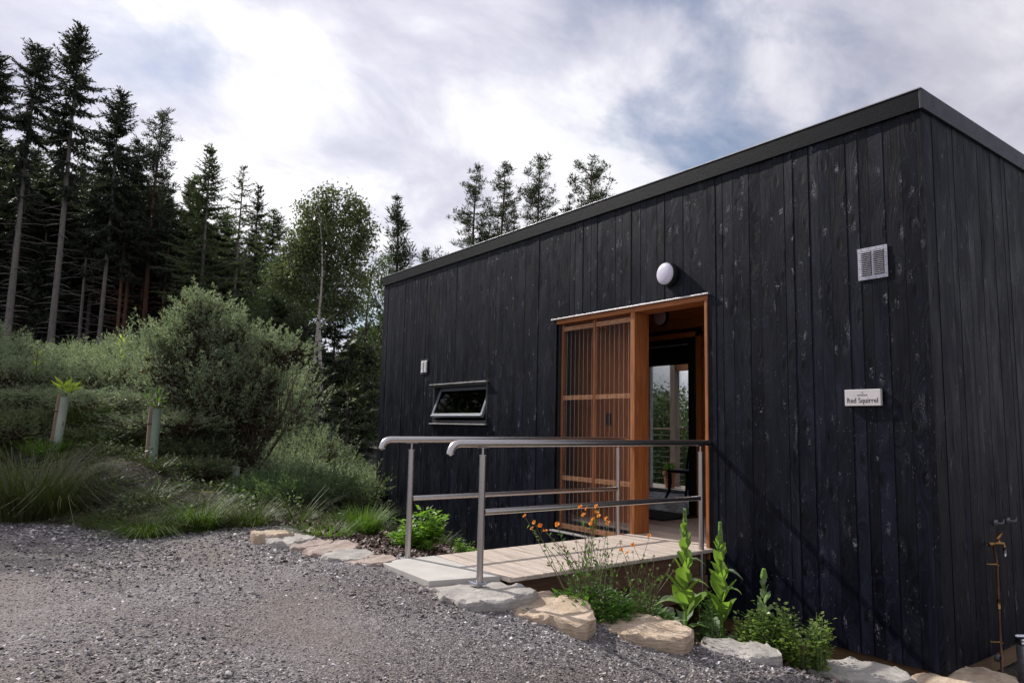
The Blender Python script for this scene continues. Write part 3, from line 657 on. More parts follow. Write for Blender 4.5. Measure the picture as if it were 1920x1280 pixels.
# glazed rear door
mb = MB(); mb.box(-6.60, -6.53, 3.88, 3.96, 0, 2.40); mb.box(-4.32, -4.25, 3.88, 3.96, 0, 2.40); mb.box(-6.53, -4.32, 3.88, 3.96, 2.34, 2.40); mb.box(-6.53, -4.32, 3.88, 3.96, 0.0, .05)
gd = obj('glazed_door', mb, 'white_frame', cab, bevel=.003)
box('pane', (-6.53, -4.32, 3.915, 3.92, .05, 2.34), 'clear_glass', gd, 0)
box('roller_blind', (-6.58, -4.27, 3.85, 3.87, 2.145, 2.62), 'black', gd, .003)
# rear deck with posts and wire rail
mb = MB()
for k in range(9): y0 = 4.03+k*.143; mb.box(-9.2, -3.5, y0, y0+.138, -.05, -.022)
mb.box(-9.2, -3.5, 4.0, 5.3, -.22, -.06)
rd = obj('rear_deck', mb, 'deck_wood', cab, bevel=.002)
for x in (-7.10, -3.9, -10.2): box('canopy_post', (x-.0, x+.13, 5.02, 5.15, -.05, 3.1), 'grey_post', cab, .004)
box('canopy_beam', (-9.3, -3.5, 5.03, 5.14, 2.17, 2.35) if False else (-6.965, -3.905, 5.03, 5.14, 2.17, 2.35), 'larch_wood_h', cab, .004)
mb = MB(); mb.box(-9.3, -3.5, 5.16, 5.23, 1.045, 1.08); rl = obj('rear_rail', mb, 'grey_post', cab, bevel=.004)
w = MB()
for k in range(9): w.tube([(-9.3, 5.19, .1+k*.105), (-3.5, 5.19, .1+k*.105)], .0022, 6)
obj('wire', w, 'metal_grey', rl)

# ------------------------------------------------------------------ things on the cabin
def bulkhead(x, z, y, r, label, name='wall_lamp'):
    R = V([[1, 0, 0], [0, 0, -1], [0, 1, 0]]); t = empty(name, (x, y, z), label, 'lamp')
    mb = MB(); mb.lathe([(r*.96, .0), (r*1.06, .004), (r*1.08, .035), (r*1.03, .058), (r*.98, .062)], (x, y, z), 40, R); obj('lamp_base', mb, 'black', t, smooth=True, sharp=40)
    mb = MB(); mb.lathe([(r*.975, .055), (r*.97, .066), (r*.93, .074), (r*.75, .084), (r*.45, .091), (.0005, .093)], (x, y, z), 40, R); obj('lamp_lens', mb, 'lens', t, smooth=True)
bulkhead(-2.50, 2.602, -.004, .112, 'round white bulkhead lamp on the black wall above the porch')
bulkhead(-4.27, 2.555, PY1-.001, .112, 'dim round lamp on orange boards inside the porch')
# sign
sg = empty('house_sign', (-.5, -.004, 1.33), 'cream name sign lettered Red Squirrel on the black boards', 'sign')
box('sign_box', (-.655, -.37, -.034, -.004, 1.268, 1.393), 'sign_cream', sg, .003)
def text(name, body, size, x, z, y, mat, parent, width):
    cu = bpy.data.curves.new(name, 'FONT'); cu.body = body; cu.size = size; cu.align_x = 'CENTER'; cu.align_y = 'CENTER'; cu.extrude = .0006; cu.space_character = 1.04; cu.offset = size*.006
    tmp = bpy.data.objects.new('tmp', cu); COL.objects.link(tmp); bpy.context.view_layer.update()
    me = bpy.data.meshes.new_from_object(tmp.evaluated_get(bpy.context.evaluated_depsgraph_get())); bpy.data.objects.remove(tmp)
    n = len(me.vertices); co_ = np.zeros(n*3); me.vertices.foreach_get('co', co_); xs = co_.reshape(-1, 3)[:, 0]; k = width/(xs.max()-xs.min())
    o = bpy.data.objects.new(name, me); COL.objects.link(o); o.parent = parent; o.location = V([x, y, z])-WL[parent.name]; o.rotation_euler = (pi/2, 0, 0); o.scale = (k, 1, 1)
    me.materials.clear(); me.materials.append(MAT[mat]); return o
text('lettering', 'Red Squirrel', .054, -.514, 1.308, -.0347, 'ink', sg, .243)
text('lettering', 'ecotone', .022, -.514, 1.351, -.0347, 'ink_light', sg, .078)
mb = MB()
for a in range(6): aa = a*pi/3; mb.leaves([(-.514+.002*cos(aa), -.0352, 1.369+.002*sin(aa))], [(cos(aa), 0, sin(aa))], .0065, .004, up=(0, -1, 0))
obj('emblem', mb, 'ink_light', sg)
# pale oval hook on the jamb side board, and knots stay in the material
# outdoor tap on side wall
tp = empty('outdoor_tap', (.04, .80, -.7), 'brass garden tap on a copper pipe against the side wall', 'tap')
mb = MB(); mb.tube([(.05, .78, -.72), (.05, .785, -.35), (.05, .79, -.1), (.05, .80, .08), (.045, .79, .17), (.04, .775, .24)], .0085, 10); obj('pipe', mb, 'copper', tp, smooth=True)
mb = MB(); mb.tube([(.05, .785, -.22), (.05, .786, -.15)], .012, 10); obj('pipe_joint', mb, 'brass', tp, smooth=True)
for zc in (-.46, .1): mb = MB(); mb.tube([(.0, .73, zc), (.03, .76, zc), (.05, .79, zc), (.062, .79, zc)], [.006, .006, .012, .010], 8); obj('pipe_clip', mb, 'brass', tp, smooth=True)
mb = MB(); mb.tube([(.02, .745, .245), (.04, .775, .25)], .016, 10); mb.tube([(.04, .775, .25), (.06, .81, .255), (.085, .84, .25), (.09, .845, .225)], [.010, .014, .014, .010], 10); mb.tube([(.065, .815, .26), (.067, .82, .29)], .009, 8); mb.tube([(.055, .80, .285), (.067, .825, .305), (.08, .845, .33)], [.008, .012, .008], 8); obj('tap_body', mb, 'brass', tp, smooth=True)
mb = MB(); mb.tube([(.09, .846, .228), (.09, .847, .185), (.09, .847, .16)], [.014, .012, .006], 10); obj('spout', mb, 'chrome', tp, smooth=True)
mb = MB(); R = V([[0, 0, 1], [0, 1, 0], [-1, 0, 0]]); mb.lathe([(.02, 0), (.026, .01), (.026, .03), (.02, .036)], (.03, .72, -.56), 16, R); obj('pipe_flange', mb, 'metal_grey', tp, smooth=True)
hk = empty('wall_hook', (.0, 1.08, .40), 'pair of small metal hooks on the dark side wall', 'hook')
for y in (.94, 1.19):
    mb = MB(); mb.box(-.002, .006, y-.03, y+.03, .37, .41); mb.tube([(.003, y, .39), (.035, y, .385), (.045, y+.03, .39), (.045, y+.05, .42)], .009, 8); obj('hook', mb, 'metal_grey', hk, smooth=True)
# metal bucket at the right edge
bk = empty('metal_churn', (.62, 1.35, -.8), 'galvanised metal pail at the right edge by the side wall', 'pail')
c = at(1924, 1195, 5.05); zg = float(hgt(c[0], c[1])); bk.location = (c[0], c[1], zg); WL[bk.name] = V([c[0], c[1], zg])
hh = c[2]-zg
mb = MB(); mb.lathe([(.001, 0), (.055, 0), (.06, .02), (.066, hh-.05), (.066, hh-.03)], (c[0], c[1], zg), 24); obj('pail_body', mb, 'galv', bk, smooth=True, sharp=40)
mb = MB(); mb.lathe([(.066, hh-.045), (.074, hh-.04), (.075, hh-.025), (.070, hh-.02), (.074, hh-.012), (.073, hh+.004), (.066, hh+.006), (.06, hh-.01)], (c[0], c[1], zg), 24); obj('pail_rim', mb, 'chrome', bk, smooth=True)

# ------------------------------------------------------------------ ramp, slab, handrails
rp = empty('entrance_ramp', (-2.5, -1.1, -.3), 'pale timber boardwalk leading from the slab to the porch', 'boardwalk')
mb = MB(); y = -2.235; k = 0
while y < -.02:
    w = .0135; 
    yy0 = y; bw = .139
    # one grooved board: base plus raised ribs
    mb.box(-3.06, -1.985+random.uniform(-.004, .004), yy0, yy0+bw, -.030, -.006)
    for j in range(9): mb.box(-3.0595, -1.986, yy0+.003+j*.0153, yy0+.003+j*.0153+.0105, -.006, -.0005)
    y += .1435
obj('deck_board', mb, 'deck_wood', rp)
for x0, x1 in ((-2.075, -2.03), (-3.03, -2.985), (-2.56, -2.52)): box('joist', (x0, x1, -2.20, -.05, -.22, -.031), 'beam_wood', rp, .003)
for x0, x1 in ((-2.09, -2.0), (-3.02, -2.93)): box('bearer', (x0, x1, -1.0, -.06, -.42, -.225), 'beam_wood', rp, .003)
mb = MB(); mb.prism(V([[-2.06, 0, -.75], [-1.90, 0, -.75], [-1.96, 0, -.43], [-2.06, 0, -.43]]), (0, -.95, 0), (0, -.55, 0)); obj('footing', mb, 'concrete', rp, bevel=.005)
box('footing', (-3.0, -2.9, -.9, -.6, -.75, -.425), 'concrete', rp, .005)
mb = MB(); mb.prism(V([[-3.075, -2.735, 0], [-2.225, -2.75, 0], [-2.09, -2.245, 0], [-3.06, -2.245, 0]]), (0, 0, -.12), (0, 0, 0))
obj('concrete_slab', mb, 'slab', base=(-2.6, -2.5, 0), bevel=.004, label='pale smooth concrete slab at the foot of the boardwalk', cat='slab')
def handrail(x, label, wallend):
    t = empty('handrail', (x, -1.2, 0), label, 'handrail', 'steel handrails beside the boardwalk')
    zr = .948; ye = -2.735; r = .0268
    P = [(x, wallend, zr), (x, -1.3, zr), (x, ye+.07, zr)]
    for a in (20, 40, 60, 80, 90): P.append((x, ye+.07-.07*sin(radians(a)), zr-.07+.07*cos(radians(a))))
    P.append((x, ye, zr-.085))
    mb = MB(); mb.tube(P, r, 24); obj('top_rail', mb, 'steel', t, smooth=True, sharp=60)
    for y in (-2.47, -.125):
        mb = MB(); mb.tube([(x, y, -.13 if y < -1 else -.35), (x, y, .862)], .0235, 24); p = obj('post', mb, 'steel', t, smooth=True, sharp=60)
        mb = MB(); mb.tube([(x, y, .858), (x, y, .868)], .0255, 24); mb.tube([(x, y, .869), (x, y, zr-.022)], .0085, 12); mb.box(x-.014, x+.014, y-.045, y+.045, zr-.0295, zr-.0255); obj('bracket', mb, 'steel', p, smooth=True, sharp=40)
    mb = MB(); mb.tube([(x, -2.447, .470), (x, -.148, .455)], .0215, 20); obj('mid_rail', mb, 'steel', t, smooth=True, sharp=60)
    mb = MB(); mb.box(x-.075, x+.035, -2.515, -2.43, -.022, -.004); obj('base_plate', mb, 'galv', t, bevel=.003)
handrail(-2.02+.003, 'brushed steel handrail on the near side of the boardwalk', -.003)
handrail(-3.102, 'brushed steel handrail on the far side of the boardwalk', .03)
# things in the porch and room
mb = MB(); z0 = .003
mb.prism(V([[-3.05, .62, 0], [-2.55, 1.30, 0], [-3.6, 1.70, 0], [-4.3, 1.66, 0], [-3.55, .62, 0]]), (0, 0, z0), (0, 0, z0+.018))
mb = MB(); mb.box(-4.62, -3.55, 1.02, 1.66, .002, .02); obj('doormat', mb, 'rubber', base=(-4.1, 1.34, .002), bevel=.004, label='black rubber doormat on the porch boards before the inner door', cat='doormat')
ch = empty('chair', (-5.0, 2.8, 0), 'dark curved chair silhouetted against the far glass door', 'chair')
cx, cy = -4.80, 2.90
mb = MB(); mb.box(cx-.22, cx+.22, cy-.22, cy+.22, .43, .47); obj('seat', mb, 'black', ch, bevel=.01)
for (sx_, sy_) in ((-1, -1), (1, -1), (-1, 1), (1, 1)):
    mb = MB(); X0, Y0 = cx+sx_*.19, cy+sy_*.19
    mb.tube([(X0, Y0, .44), (X0-.01*sx_, Y0, .3), (X0+.01*sx_, Y0, .15), (X0+.08*sx_, Y0+.05*sy_, 0)], [.024, .03, .022, .018], 8); obj('leg', mb, 'black', ch, smooth=True)
mb = MB()
for s_ in (-1, 1): mb.tube([(cx+s_*.2, cy+.2, .46), (cx+s_*.2, cy+.24, .7), (cx+s_*.19, cy+.3, .95)], .018, 8)
mb.tube([(cx-.2, cy+.3, .93), (cx, cy+.34, .95), (cx+.2, cy+.3, .93)], .028, 8); mb.box(cx-.15, cx+.15, cy+.235, cy+.255, .52, .88); obj('backrest', mb, 'black', ch, smooth=False)
pt = empty('plant_pot', (-6.83, 4.75, -.02), 'terracotta pot with a small plant on the rear deck', 'plant pot')
c = (-6.83, 4.72, -.021)
mb = MB(); mb.lathe([(.001, 0), (.085, 0), (.115, .25), (.13, .25), (.133, .31), (.118, .31), (.112, .27), (.001, .27)], c, 28); obj('pot', mb, 'terracotta', pt, smooth=True, sharp=35)
mb = MB(); n = 260; th_ = RNG.uniform(0, 2*pi, n); D = np.stack([np.cos(th_)*.6, np.sin(th_)*.6, RNG.uniform(.4, 1.6, n)], 1); P = V(c)+V([0, 0, .27])+D*RNG.uniform(0, .12, n)[:, None]; mb.leaves(P, D, .07, .018); obj('foliage', mb, 'geum_leaf', pt)

# ------------------------------------------------------------------ trees
def trunk_mesh(H, r, lean=0, seed=0, n=9, kinks=.0):
    rs = np.random.default_rng(seed); z = np.linspace(-.3, H, 14); ph = rs.uniform(0, 6, 2)
    off = kinks*np.stack([np.sin(z*.5+ph[0]), np.cos(z*.43+ph[1])], 1)*np.clip(z/H, 0, 1)[:, None]
    P = np.stack([off[:, 0], off[:, 1], z], 1); R = r*(1-np.clip(z, 0, H)/H)**.75+.012; R[0] *= 1.35
    mb = MB(); mb.tube(P, R, n); return mb, (lambda q: V([np.interp(q, z, P[:, 0]), np.interp(q, z, P[:, 1]), q]))
def conifer(name, H, r, cs, Rm, seed, mat='spruce', bark='bark_dark', droop=.35, dens=1., Ls=.30, label='', group=None, loc=(0, 0, 0), prof=.6, asc=.25, dead=True, kinks=.04, gap=.40):
    rs = np.random.default_rng(seed); t = empty(name, (0, 0, 0), label, 'tree', group)
    mb, cen = trunk_mesh(H, r, 0, seed, kinks=kinks); obj('trunk', mb, bark, t, smooth=True)
    P, D, W = [], [], []; br = MB(); z = cs*H; zmax = H
    while z < H-.1:
        f = (H-z)/(H*(1-cs)); k = int(rs.integers(5, 8)*dens)
        Rr = Rm*min(1, (f*1.35)**prof)*(1 if f < .7 else max(.45, 1-(f-.7)*1.6))
        for i in range(k):
            if f > .72 and rs.random() < .35: continue
            a = rs.uniform(0, 2*pi); L = Rr*rs.uniform(.65, 1.15)+.05
            el = (.55-f*1.5)*.55+asc*.3-droop*.35*f+rs.normal()*.09
            d = V([cos(a)*cos(el), sin(a)*cos(el), sin(el)]); c0 = cen(z)+V([0, 0, rs.uniform(-.08, .08)])
            n = max(4, int(L/.075)); ts = np.linspace(0.06, 1, n); crv = -(.30*droop*L)*np.sin(ts*pi*.8)+.12*L*ts**3
            pts = c0+d*(L*ts)[:, None]+V([0, 0, 1.])*crv[:, None]
            if L > .4: br.tube([c0, pts[n//2], pts[-1]], [.020, .012, .004], 4, cap=False)
            side = V([-sin(a), cos(a), 0]); taper = np.clip((1-ts)*1.1+.30, 0, 1)*min(1, L/.9+.25)
            for sg_ in (-1, 1):
                DD = d*.8+side*sg_*.8+V([0, 0, -.15-.45*droop])+rs.normal(size=(n, 3))*.16
                P.append(pts+rs.normal(size=(n, 3))*.015); D.append(DD/np.linalg.norm(DD, axis=1)[:, None]*taper[:, None]); W.append(np.full(n, .26))
            if droop > .2:
                DD = V([0, 0, -1.])+d*.3+rs.normal(size=(n, 3))*.25; P.append(pts); D.append(DD*(taper*.7)[:, None]); W.append(np.full(n, .30))
            DD = d+V([0, 0, .15])+rs.normal(size=(n, 3))*.12; P.append(pts); D.append(DD*.55); W.append(np.full(n, .38))
        z += gap*rs.uniform(.75, 1.2)*(.45+.55*min(1, f*2.5))
    m_ = 10; P.append(np.tile(cen(H-.3), (m_, 1))+V([0, 0, 1.])*np.linspace(0, .2, m_)[:, None]); D.append(rs.normal(size=(m_, 3))*.22+V([0, 0, .7])); W.append(np.full(m_, .2))
    P = np.concatenate(P); D = np.concatenate(D); W = np.concatenate(W); q = np.linalg.norm(D, axis=1); L = Ls*q*rs.uniform(.6, 1.3, len(P))
    fb = MB(); fb.leaves(P, D, L, L*W*.88, up=(0, 0, 1)); fb.leaves(P+D*L[:, None]*.3, D+rs.normal(size=D.shape)*.5, L*.8, L*W*.7)
    obj('crown', fb, mat, t)
    if dead:
        z = .5
        while z < cs*H:
            for i in range(2):
                a = rs.uniform(0, 2*pi); L = rs.uniform(.4, 1.5)*(.5+z/(cs*H)*.6); el = rs.normal()*.15-.05; d = V([cos(a)*cos(el), sin(a)*cos(el), sin(el)])
                br.tube([cen(z), cen(z)+d*L*.6, cen(z)+d*L-V([0, 0, .06])], [.016, .011, .005], 4, cap=False)
            z += rs.uniform(.14, .30)
    if len(br.v) > 4: obj('branches', br, bark, t)
    t.location = loc; return t
def pine(name, H, r, cs, Rm, seed, mat='pine', bark='bark_red', label='', group=None, loc=(0, 0, 0), clump=.34, dens=1., kinks=.1, top=.55):
    rs = np.random.default_rng(seed); t = empty(name, (0, 0, 0), label, 'tree', group)
    mb, cen = trunk_mesh(H, r, 0, seed, kinks=kinks); obj('trunk', mb, bark, t, smooth=True)
    fb = MB(); br = MB(); z = cs*H; C = []
    while z < H:
        f = (H-z)/(H*(1-cs)); Rr = Rm*(f**top)*(1 if f < .7 else .7+(1-f))
        for i in range(max(2, int(rs.integers(3, 6)*dens))):
            a = rs.uniform(0, 2*pi); L = Rr*rs.uniform(.30, 1.25)*(1.25 if rs.random() < .15 else 1)+.1; el = rs.uniform(.0, .75)*(1.15-f*.75); d = V([cos(a)*cos(el), sin(a)*cos(el), sin(el)]); c0 = cen(z)
            e = c0+d*L; br.tube([c0, c0+d*L*.6-V([0, 0, .05*L]), e], [.03*min(1, L), .018, .006], 4, cap=False)
            for tt in np.arange(.42, 1.02, .24/max(L, .3)): C.append((c0+d*L*tt+rs.normal(size=3)*.10*L*.7, (.55+.45*tt)))
        z += rs.uniform(.22, .42)/dens
    C.append((cen(H-.1), .7))
    for c, k in C:
        n = int(30*k); D = rs.normal(size=(n, 3)); D[:, 2] = np.abs(D[:, 2])*.8+.15; D /= np.linalg.norm(D, axis=1)[:, None]
        s_ = clump*k*rs.uniform(.7, 1.2); fb.leaves(c+D*s_*.15+rs.normal(size=(n, 3))*s_*.22, D, s_*rs.uniform(.45, .9, n), s_*.13)
    obj('crown', fb, mat, t)
    if len(br.v) > 4: obj('branches', br, bark, t)
    t.location = loc; return t
def broadleaf(name, H, r, cs, lobes, seed, mat, bark, leaf=.09, nl=9000, label='', group=None, loc=(0, 0, 0), stems=1, droop=.3, cat='tree'):
    """lobes: (dx, dy, z, rx, rz)"""
    rs = np.random.default_rng(seed); t = empty(name, (0, 0, 0), label, cat, group); tb = MB(); fb = MB(); br = MB()
    tops = []
    for k in range(stems):
        lx, ly = rs.normal(size=2)*.5*(k > 0); z = np.linspace(-.3, H*.92, 12); w = np.sin(z*.8+k*2)*.12*H/10
        P = np.stack([w+lx*z/H*1.2+k*.18, w*.6+ly*z/H*1.2, z], 1); tb.tube(P, r*(1-.9*np.clip(z/H, 0, 1))*(1 if k == 0 else .8), 8); tops.append(P)
    tot = sum(l[3]**2*l[4] for l in lobes)
    for (dx, dy, z, rx, rz) in lobes:
        T = tops[0]; i = np.argmin(abs(T[:, 2]-(z-rz*1.1))); a = T[i]
        br.tube([a, (a+V([dx, dy, z]))/2+V([0, 0, .1]), V([dx, dy, z+rz*.3])], [r*.35, r*.2, .01], 5, cap=False)
        n = max(40, int(nl*rx*rx*rz/tot)); nc = max(6, n//28); u = rs.normal(size=(nc, 3)); u /= np.linalg.norm(u, axis=1)[:, None]; rad = rs.uniform(.35, 1.05, nc)**.6
        c = V([dx, dy, z])+u*rad[:, None]*V([rx, rx, rz])
        for cc in c[::3]: br.tube([V([dx, dy, z-rz*.3]), (cc+V([dx, dy, z]))/2+V([0, 0, .08]), cc], [.02, .012, .004], 3, cap=False)
        Pn = np.repeat(c, n//nc, 0); Pn = Pn+rs.normal(size=Pn.shape)*V([.22, .22, .20+droop*.15])*(.5+rx*.35)*.8; Dn = rs.normal(size=Pn.shape)+V([0, 0, -droop*2.5])
        fb.leaves(Pn, Dn, leaf*rs.uniform(.7, 1.3, len(Pn)), leaf*.62)
    obj('trunk', tb, bark, t, smooth=True); obj('branches', br, bark, t); obj('crown', fb, mat, t); t.location = loc; return t
def place(x, y, d, frac=None):
    """foot point and height of a tree whose tip is seen at (x, y), d metres away"""
    p = at(x, y, d); zg = float(hgt(p[0], p[1])); return (p[0], p[1], zg), p[2]-zg
def P_(x, y, d): return place(x, y, d)
loc, H = P_(153, 50, 35); conifer('spruce_tree', H, .16, .55, 1.95, 11, bark='bark_grey', Ls=.36, dens=1.1, loc=loc, prof=.62, droop=.25, asc=.4, label='tallest dark spruce with a pointed top and drooping branches')
loc, H = P_(72, 82, 34); conifer('spruce_tree', H, .14, .55, 1.5, 12, bark='bark_grey', Ls=.34, dens=1., loc=loc, prof=.4, droop=.5, label='tall spruce with a ragged blunt top left of the tallest one')
loc, H = P_(-4, 95, 33); conifer('spruce_tree', H, .14, .55, 1.7, 13, Ls=.36, dens=1., loc=loc, bark='bark_grey', label='tall dark spruce cut by the left edge of the photo')
loc, H = P_(228, 170, 36); conifer('spruce_tree', H, .12, .52, 1.9, 14, bark='bark_grey', Ls=.34, dens=1.05, loc=loc, droop=.3, label='dark spruce with a thin pale trunk right of the tallest one')
loc, H = P_(303, 207, 38); pine('pine_tree', H, .16, .52, 1.1, 15, mat='spruce', loc=loc, clump=.42, dens=1.2, top=.35, label='narrow dark pine with clumped needles and a reddish trunk')
loc, H = P_(262, 262, 37); conifer('spruce_tree', H, .11, .55, 1.6, 16, bark='bark_red', loc=loc, Ls=.34, label='shorter spruce with an orange trunk before the narrow pine')
loc, H = P_(193, 300, 39); conifer('spruce_tree', H, .13, .55, 1.6, 17, bark='bark_grey', loc=loc, Ls=.36, label='spruce with a leaning grey trunk just right of the tallest one')
loc, H = P_(397, 272, 34); conifer('larch_tree', H, .12, .35, 2.1, 18, gap=.3, mat='larch', bark='bark_grey', loc=loc, Ls=.30, droop=.1, asc=.45, prof=.9, dens=1.15, label='green larch with a broad crown and pointed tip behind the big gorse')
loc, H = P_(457, 313, 36); conifer('larch_tree', H, .09, .50, 1.25, 19, mat='larch', bark='bark_grey', loc=loc, Ls=.26, droop=.1, asc=.4, dens=.7, label='thin sparse larch right of the broad larch')
loc, H = P_(486, 347, 40); conifer('spruce_tree', H, .13, .3, 1.3, 20, loc=loc, Ls=.3, label='small pointed spruce between the thin larch and the birch')
loc, H = P_(516, 393, 38); conifer('larch_tree', H, .11, .3, 2.0, 21, gap=.3, mat='larch', loc=loc, Ls=.3, droop=.1, label='low spiky larch left of the birch crown')
loc, H = P_(365, 330, 40); conifer('larch_tree', H, .12, .35, 1.9, 22, mat='larch', gap=.3, loc=loc, Ls=.34, label='bushy dark green conifer touching the broad larch on its left')
loc, H = P_(430, 395, 38); conifer('larch_tree', H, .10, .2, 2.3, 23, gap=.28, mat='larch', loc=loc, Ls=.3, droop=.1, label='wide leafy larch filling the gap under the thin larch')
loc, H = P_(747, 373, 40); pine('pine_tree', H, .16, .30, 1.15, 24, loc=loc, clump=.46, dens=1.25, top=.6, bark='bark_dark', label='narrow upright pine standing alone left of the roof end')
loc, H = P_(796, 466, 45); pine('pine_tree', H, .14, .3, 1.0, 25, loc=loc, clump=.42, label='tip of a small pine just above the left roof end')
loc, H = P_(697, 468, 34); broadleaf('leafy_tree', H, .12, .2, [(0, 0, H*.9, 1.0, 1.0), (.3, .3, H*.75, 1.3, 1.3), (-.4, .5, H*.52, 1.0, 1.2), (.3, -.2, H*.35, 1.3, 1.1), (.1, 0, H*.15, 1.6, 1.1)], 26, 'bush', 'bark_dark', .12, 9000, loc=loc, label='loose green tree between the birch and the black cabin')
# birch
loc, H = P_(618, 345, 28)
L_ = []
def lob(x, y, rx, rz, dy=0.):
    p = at(x, y, 28); L_.append((p[0]-loc[0]+_f[0]*dy, p[1]-loc[1]+_f[1]*dy, p[2]-loc[2], rx, rz))
for a in [(612, 372, .5, .6), (648, 392, .8, .6), (590, 410, .8, .8), (672, 425, .7, .8), (560, 460, .9, .9, .4), (620, 460, 1.2, 1.0), (682, 470, .55, .7), (580, 520, 1.1, .8), (645, 530, 1.0, .9), (530, 520, .7, .7, .5), (610, 570, 1.0, .5), (540, 470, .6, .6, .6), (660, 580, .6, .5)]: lob(*a)
broadleaf('birch_tree', H, .10, .3, L_, 27, 'birch', 'bark_birch', .12, 23000, loc=loc, stems=2, label='airy birch with two thin white trunks and a rounded crown')
for i, (x, y, d, w, lb) in enumerate([(538, 455, 33, 1.7, 'leafy green tree against the left side of the birch'), (500, 505, 32, 1.5, 'lower leafy tree left of the birch, in front of the larches')]):
    loc, H = P_(x, y, d); broadleaf('leafy_tree', H, .09, .2, [(0, 0, H*.85, w*.6, H*.13), (.4, .3, H*.66, w, H*.17), (-.6, 0, H*.58, w*.9, H*.15), (.2, -.3, H*.40, w*1.1, H*.15), (-.2, .3, H*.2, w, H*.14)], 28+i, 'bush', 'bark_grey', .13, 11000, loc=loc, label=lb)
# pines behind the roof
for i, (x, y, d, R_, cl, lb, kk) in enumerate([(893, 314, 45, 2.5, .38, 'first pine above the roof from the left, thin trunk showing', .08), (944, 308, 46, 2.2, .38, 'bushy pine with a red trunk beside the first pine over the roof', .08), (1013, 296, 45, 2.9, .40, 'dense wide pine in the middle of those over the roof', .1), (1108, 309, 42, 2.4, .40, 'flat topped pine rightmost of those over the roof', .2)]):
    loc, H = P_(x, y, d); pine('pine_tree', H, .17, .42, R_, 40+i, loc=loc, clump=cl, dens=1.15 if i != 3 else 1.05, top=.62 if i != 3 else .25, label=lb, bark='bark_red' if i != 0 else 'bark_dark', kinks=kk)
for (x, y, lb) in [(1070, 368, 'low spiky pine tip left of the flat topped pine'), (968, 385, 'pine tip low between the two tallest pines over the roof'), (1040, 400, 'short pine tip rising just over the roof edge')]:
    loc, H = P_(x, y, 44); pine('pine_tree', H, .1, .5, .75, 50+x, loc=loc, clump=.4, label=lb, dens=.9)
# forest behind: shared shapes
G1 = 'spruces standing deep in the forest'; LB1 = 'tall dark spruce among the bare trunks of the forest'
protoA = [conifer('spruce_tree', 15, .13, .45, 1.9, 60+k, Ls=.42, dens=.9, bark=('bark_dark', 'bark_grey', 'bark_red')[k], label=LB1, group=G1) for k in range(3)]
sky = lambda x: np.interp(x, [-120, 0, 150, 250, 330, 400, 520, 600, 660], [235, 262, 285, 330, 365, 420, 450, 500, 540])
rs = np.random.default_rng(5); used = [False]*3
for i in range(46):
    x = -110+i*15.2+rs.uniform(-10, 10); d = rs.uniform(37, 52); y = sky(x)+rs.uniform(-12, 75)
    (px_, py_, pz_), H = P_(x, y, d); k = i % 3; sc_ = H/15; o = protoA[k]
    if used[k]: o = copy_tree(o, (px_, py_, pz_), rs.uniform(0, 6), (1.05, 1.05, sc_))
    else: used[k] = True; o.location = (px_, py_, pz_); o.scale = (1.05, 1.05, sc_)
GB1 = 'slim bare trunked spruces at the front of the forest'; LBB = 'slim spruce with a long bare trunk and stubs of dead branches'
pb = [conifer('spruce_tree', 14, .10, .66, 1.5, 160+k, Ls=.36, dens=.9, bark=('bark_grey', 'bark_red')[k], label=LBB, group=GB1) for k in range(2)]
for i, (x, y, d) in enumerate([(44, 300, 36), (98, 320, 38), (128, 330, 40), (176, 345, 36.5), (212, 330, 40), (243, 350, 36), (282, 360, 38), (322, 375, 37), (345, 400, 40), (22, 290, 40), (160, 380, 42), (-30, 280, 36)]):
    (a_, b_, c_), H = P_(x, y, d); o = pb[1 if x in (243, 282, 322) else 0]
    if i in (0, 5): o.location = (a_, b_, c_); o.scale = (1, 1, H/14)
    else: copy_tree(o, (a_, b_, c_), i*1.3, (1, 1, H/14))
G2 = 'young spruces closing the back of the forest'; LB2 = 'low dense young spruce in the dark behind the trunks'
proto = conifer('young_spruce_tree', 7, .1, .04, 1.9, 70, Ls=.5, dens=1., label=LB2, group=G2, dead=False)
for i in range(34):
    x = -140+i*23+rs.uniform(-8, 8); d = rs.uniform(44, 56) if i % 2 else rs.uniform(36, 44); p = at(x, 500, d); h = rs.uniform(6.0, 8.5) if x < 560 else rs.uniform(4.5, 6)
    L3 = (p[0], p[1], float(hgt(p[0], p[1])))
    if i == 0: proto.location = L3; proto.scale = (1, 1, h/7)
    else: copy_tree(proto, L3, rs.uniform(0, 6), (1.15, 1.15, h/7))
# far-off wood as one mass
mb = MB(); n = 60000; a = RNG.uniform(-.72, .13, n); base = math.atan2(_f[1], _f[0]); d = RNG.uniform(58, 64, n); th_ = base-a*1.0
th_ = base+RNG.uniform(-.02, .78, n); X = CX+d*np.cos(th_); Y = CY+d*np.sin(th_); hh = 7.5+1.3*np.sin(th_*40)+.8*np.sin(th_*97); hh = hh-3.5*sm(.30, .0, th_-base)
Z = hgt(X, Y)+RNG.uniform(0, 1, n)*hh; mb.leaves(np.stack([X, Y, Z], 1), RNG.normal(size=(n, 3)), 1.1, .5); obj('distant_wood', mb, 'spruce', kind='stuff')
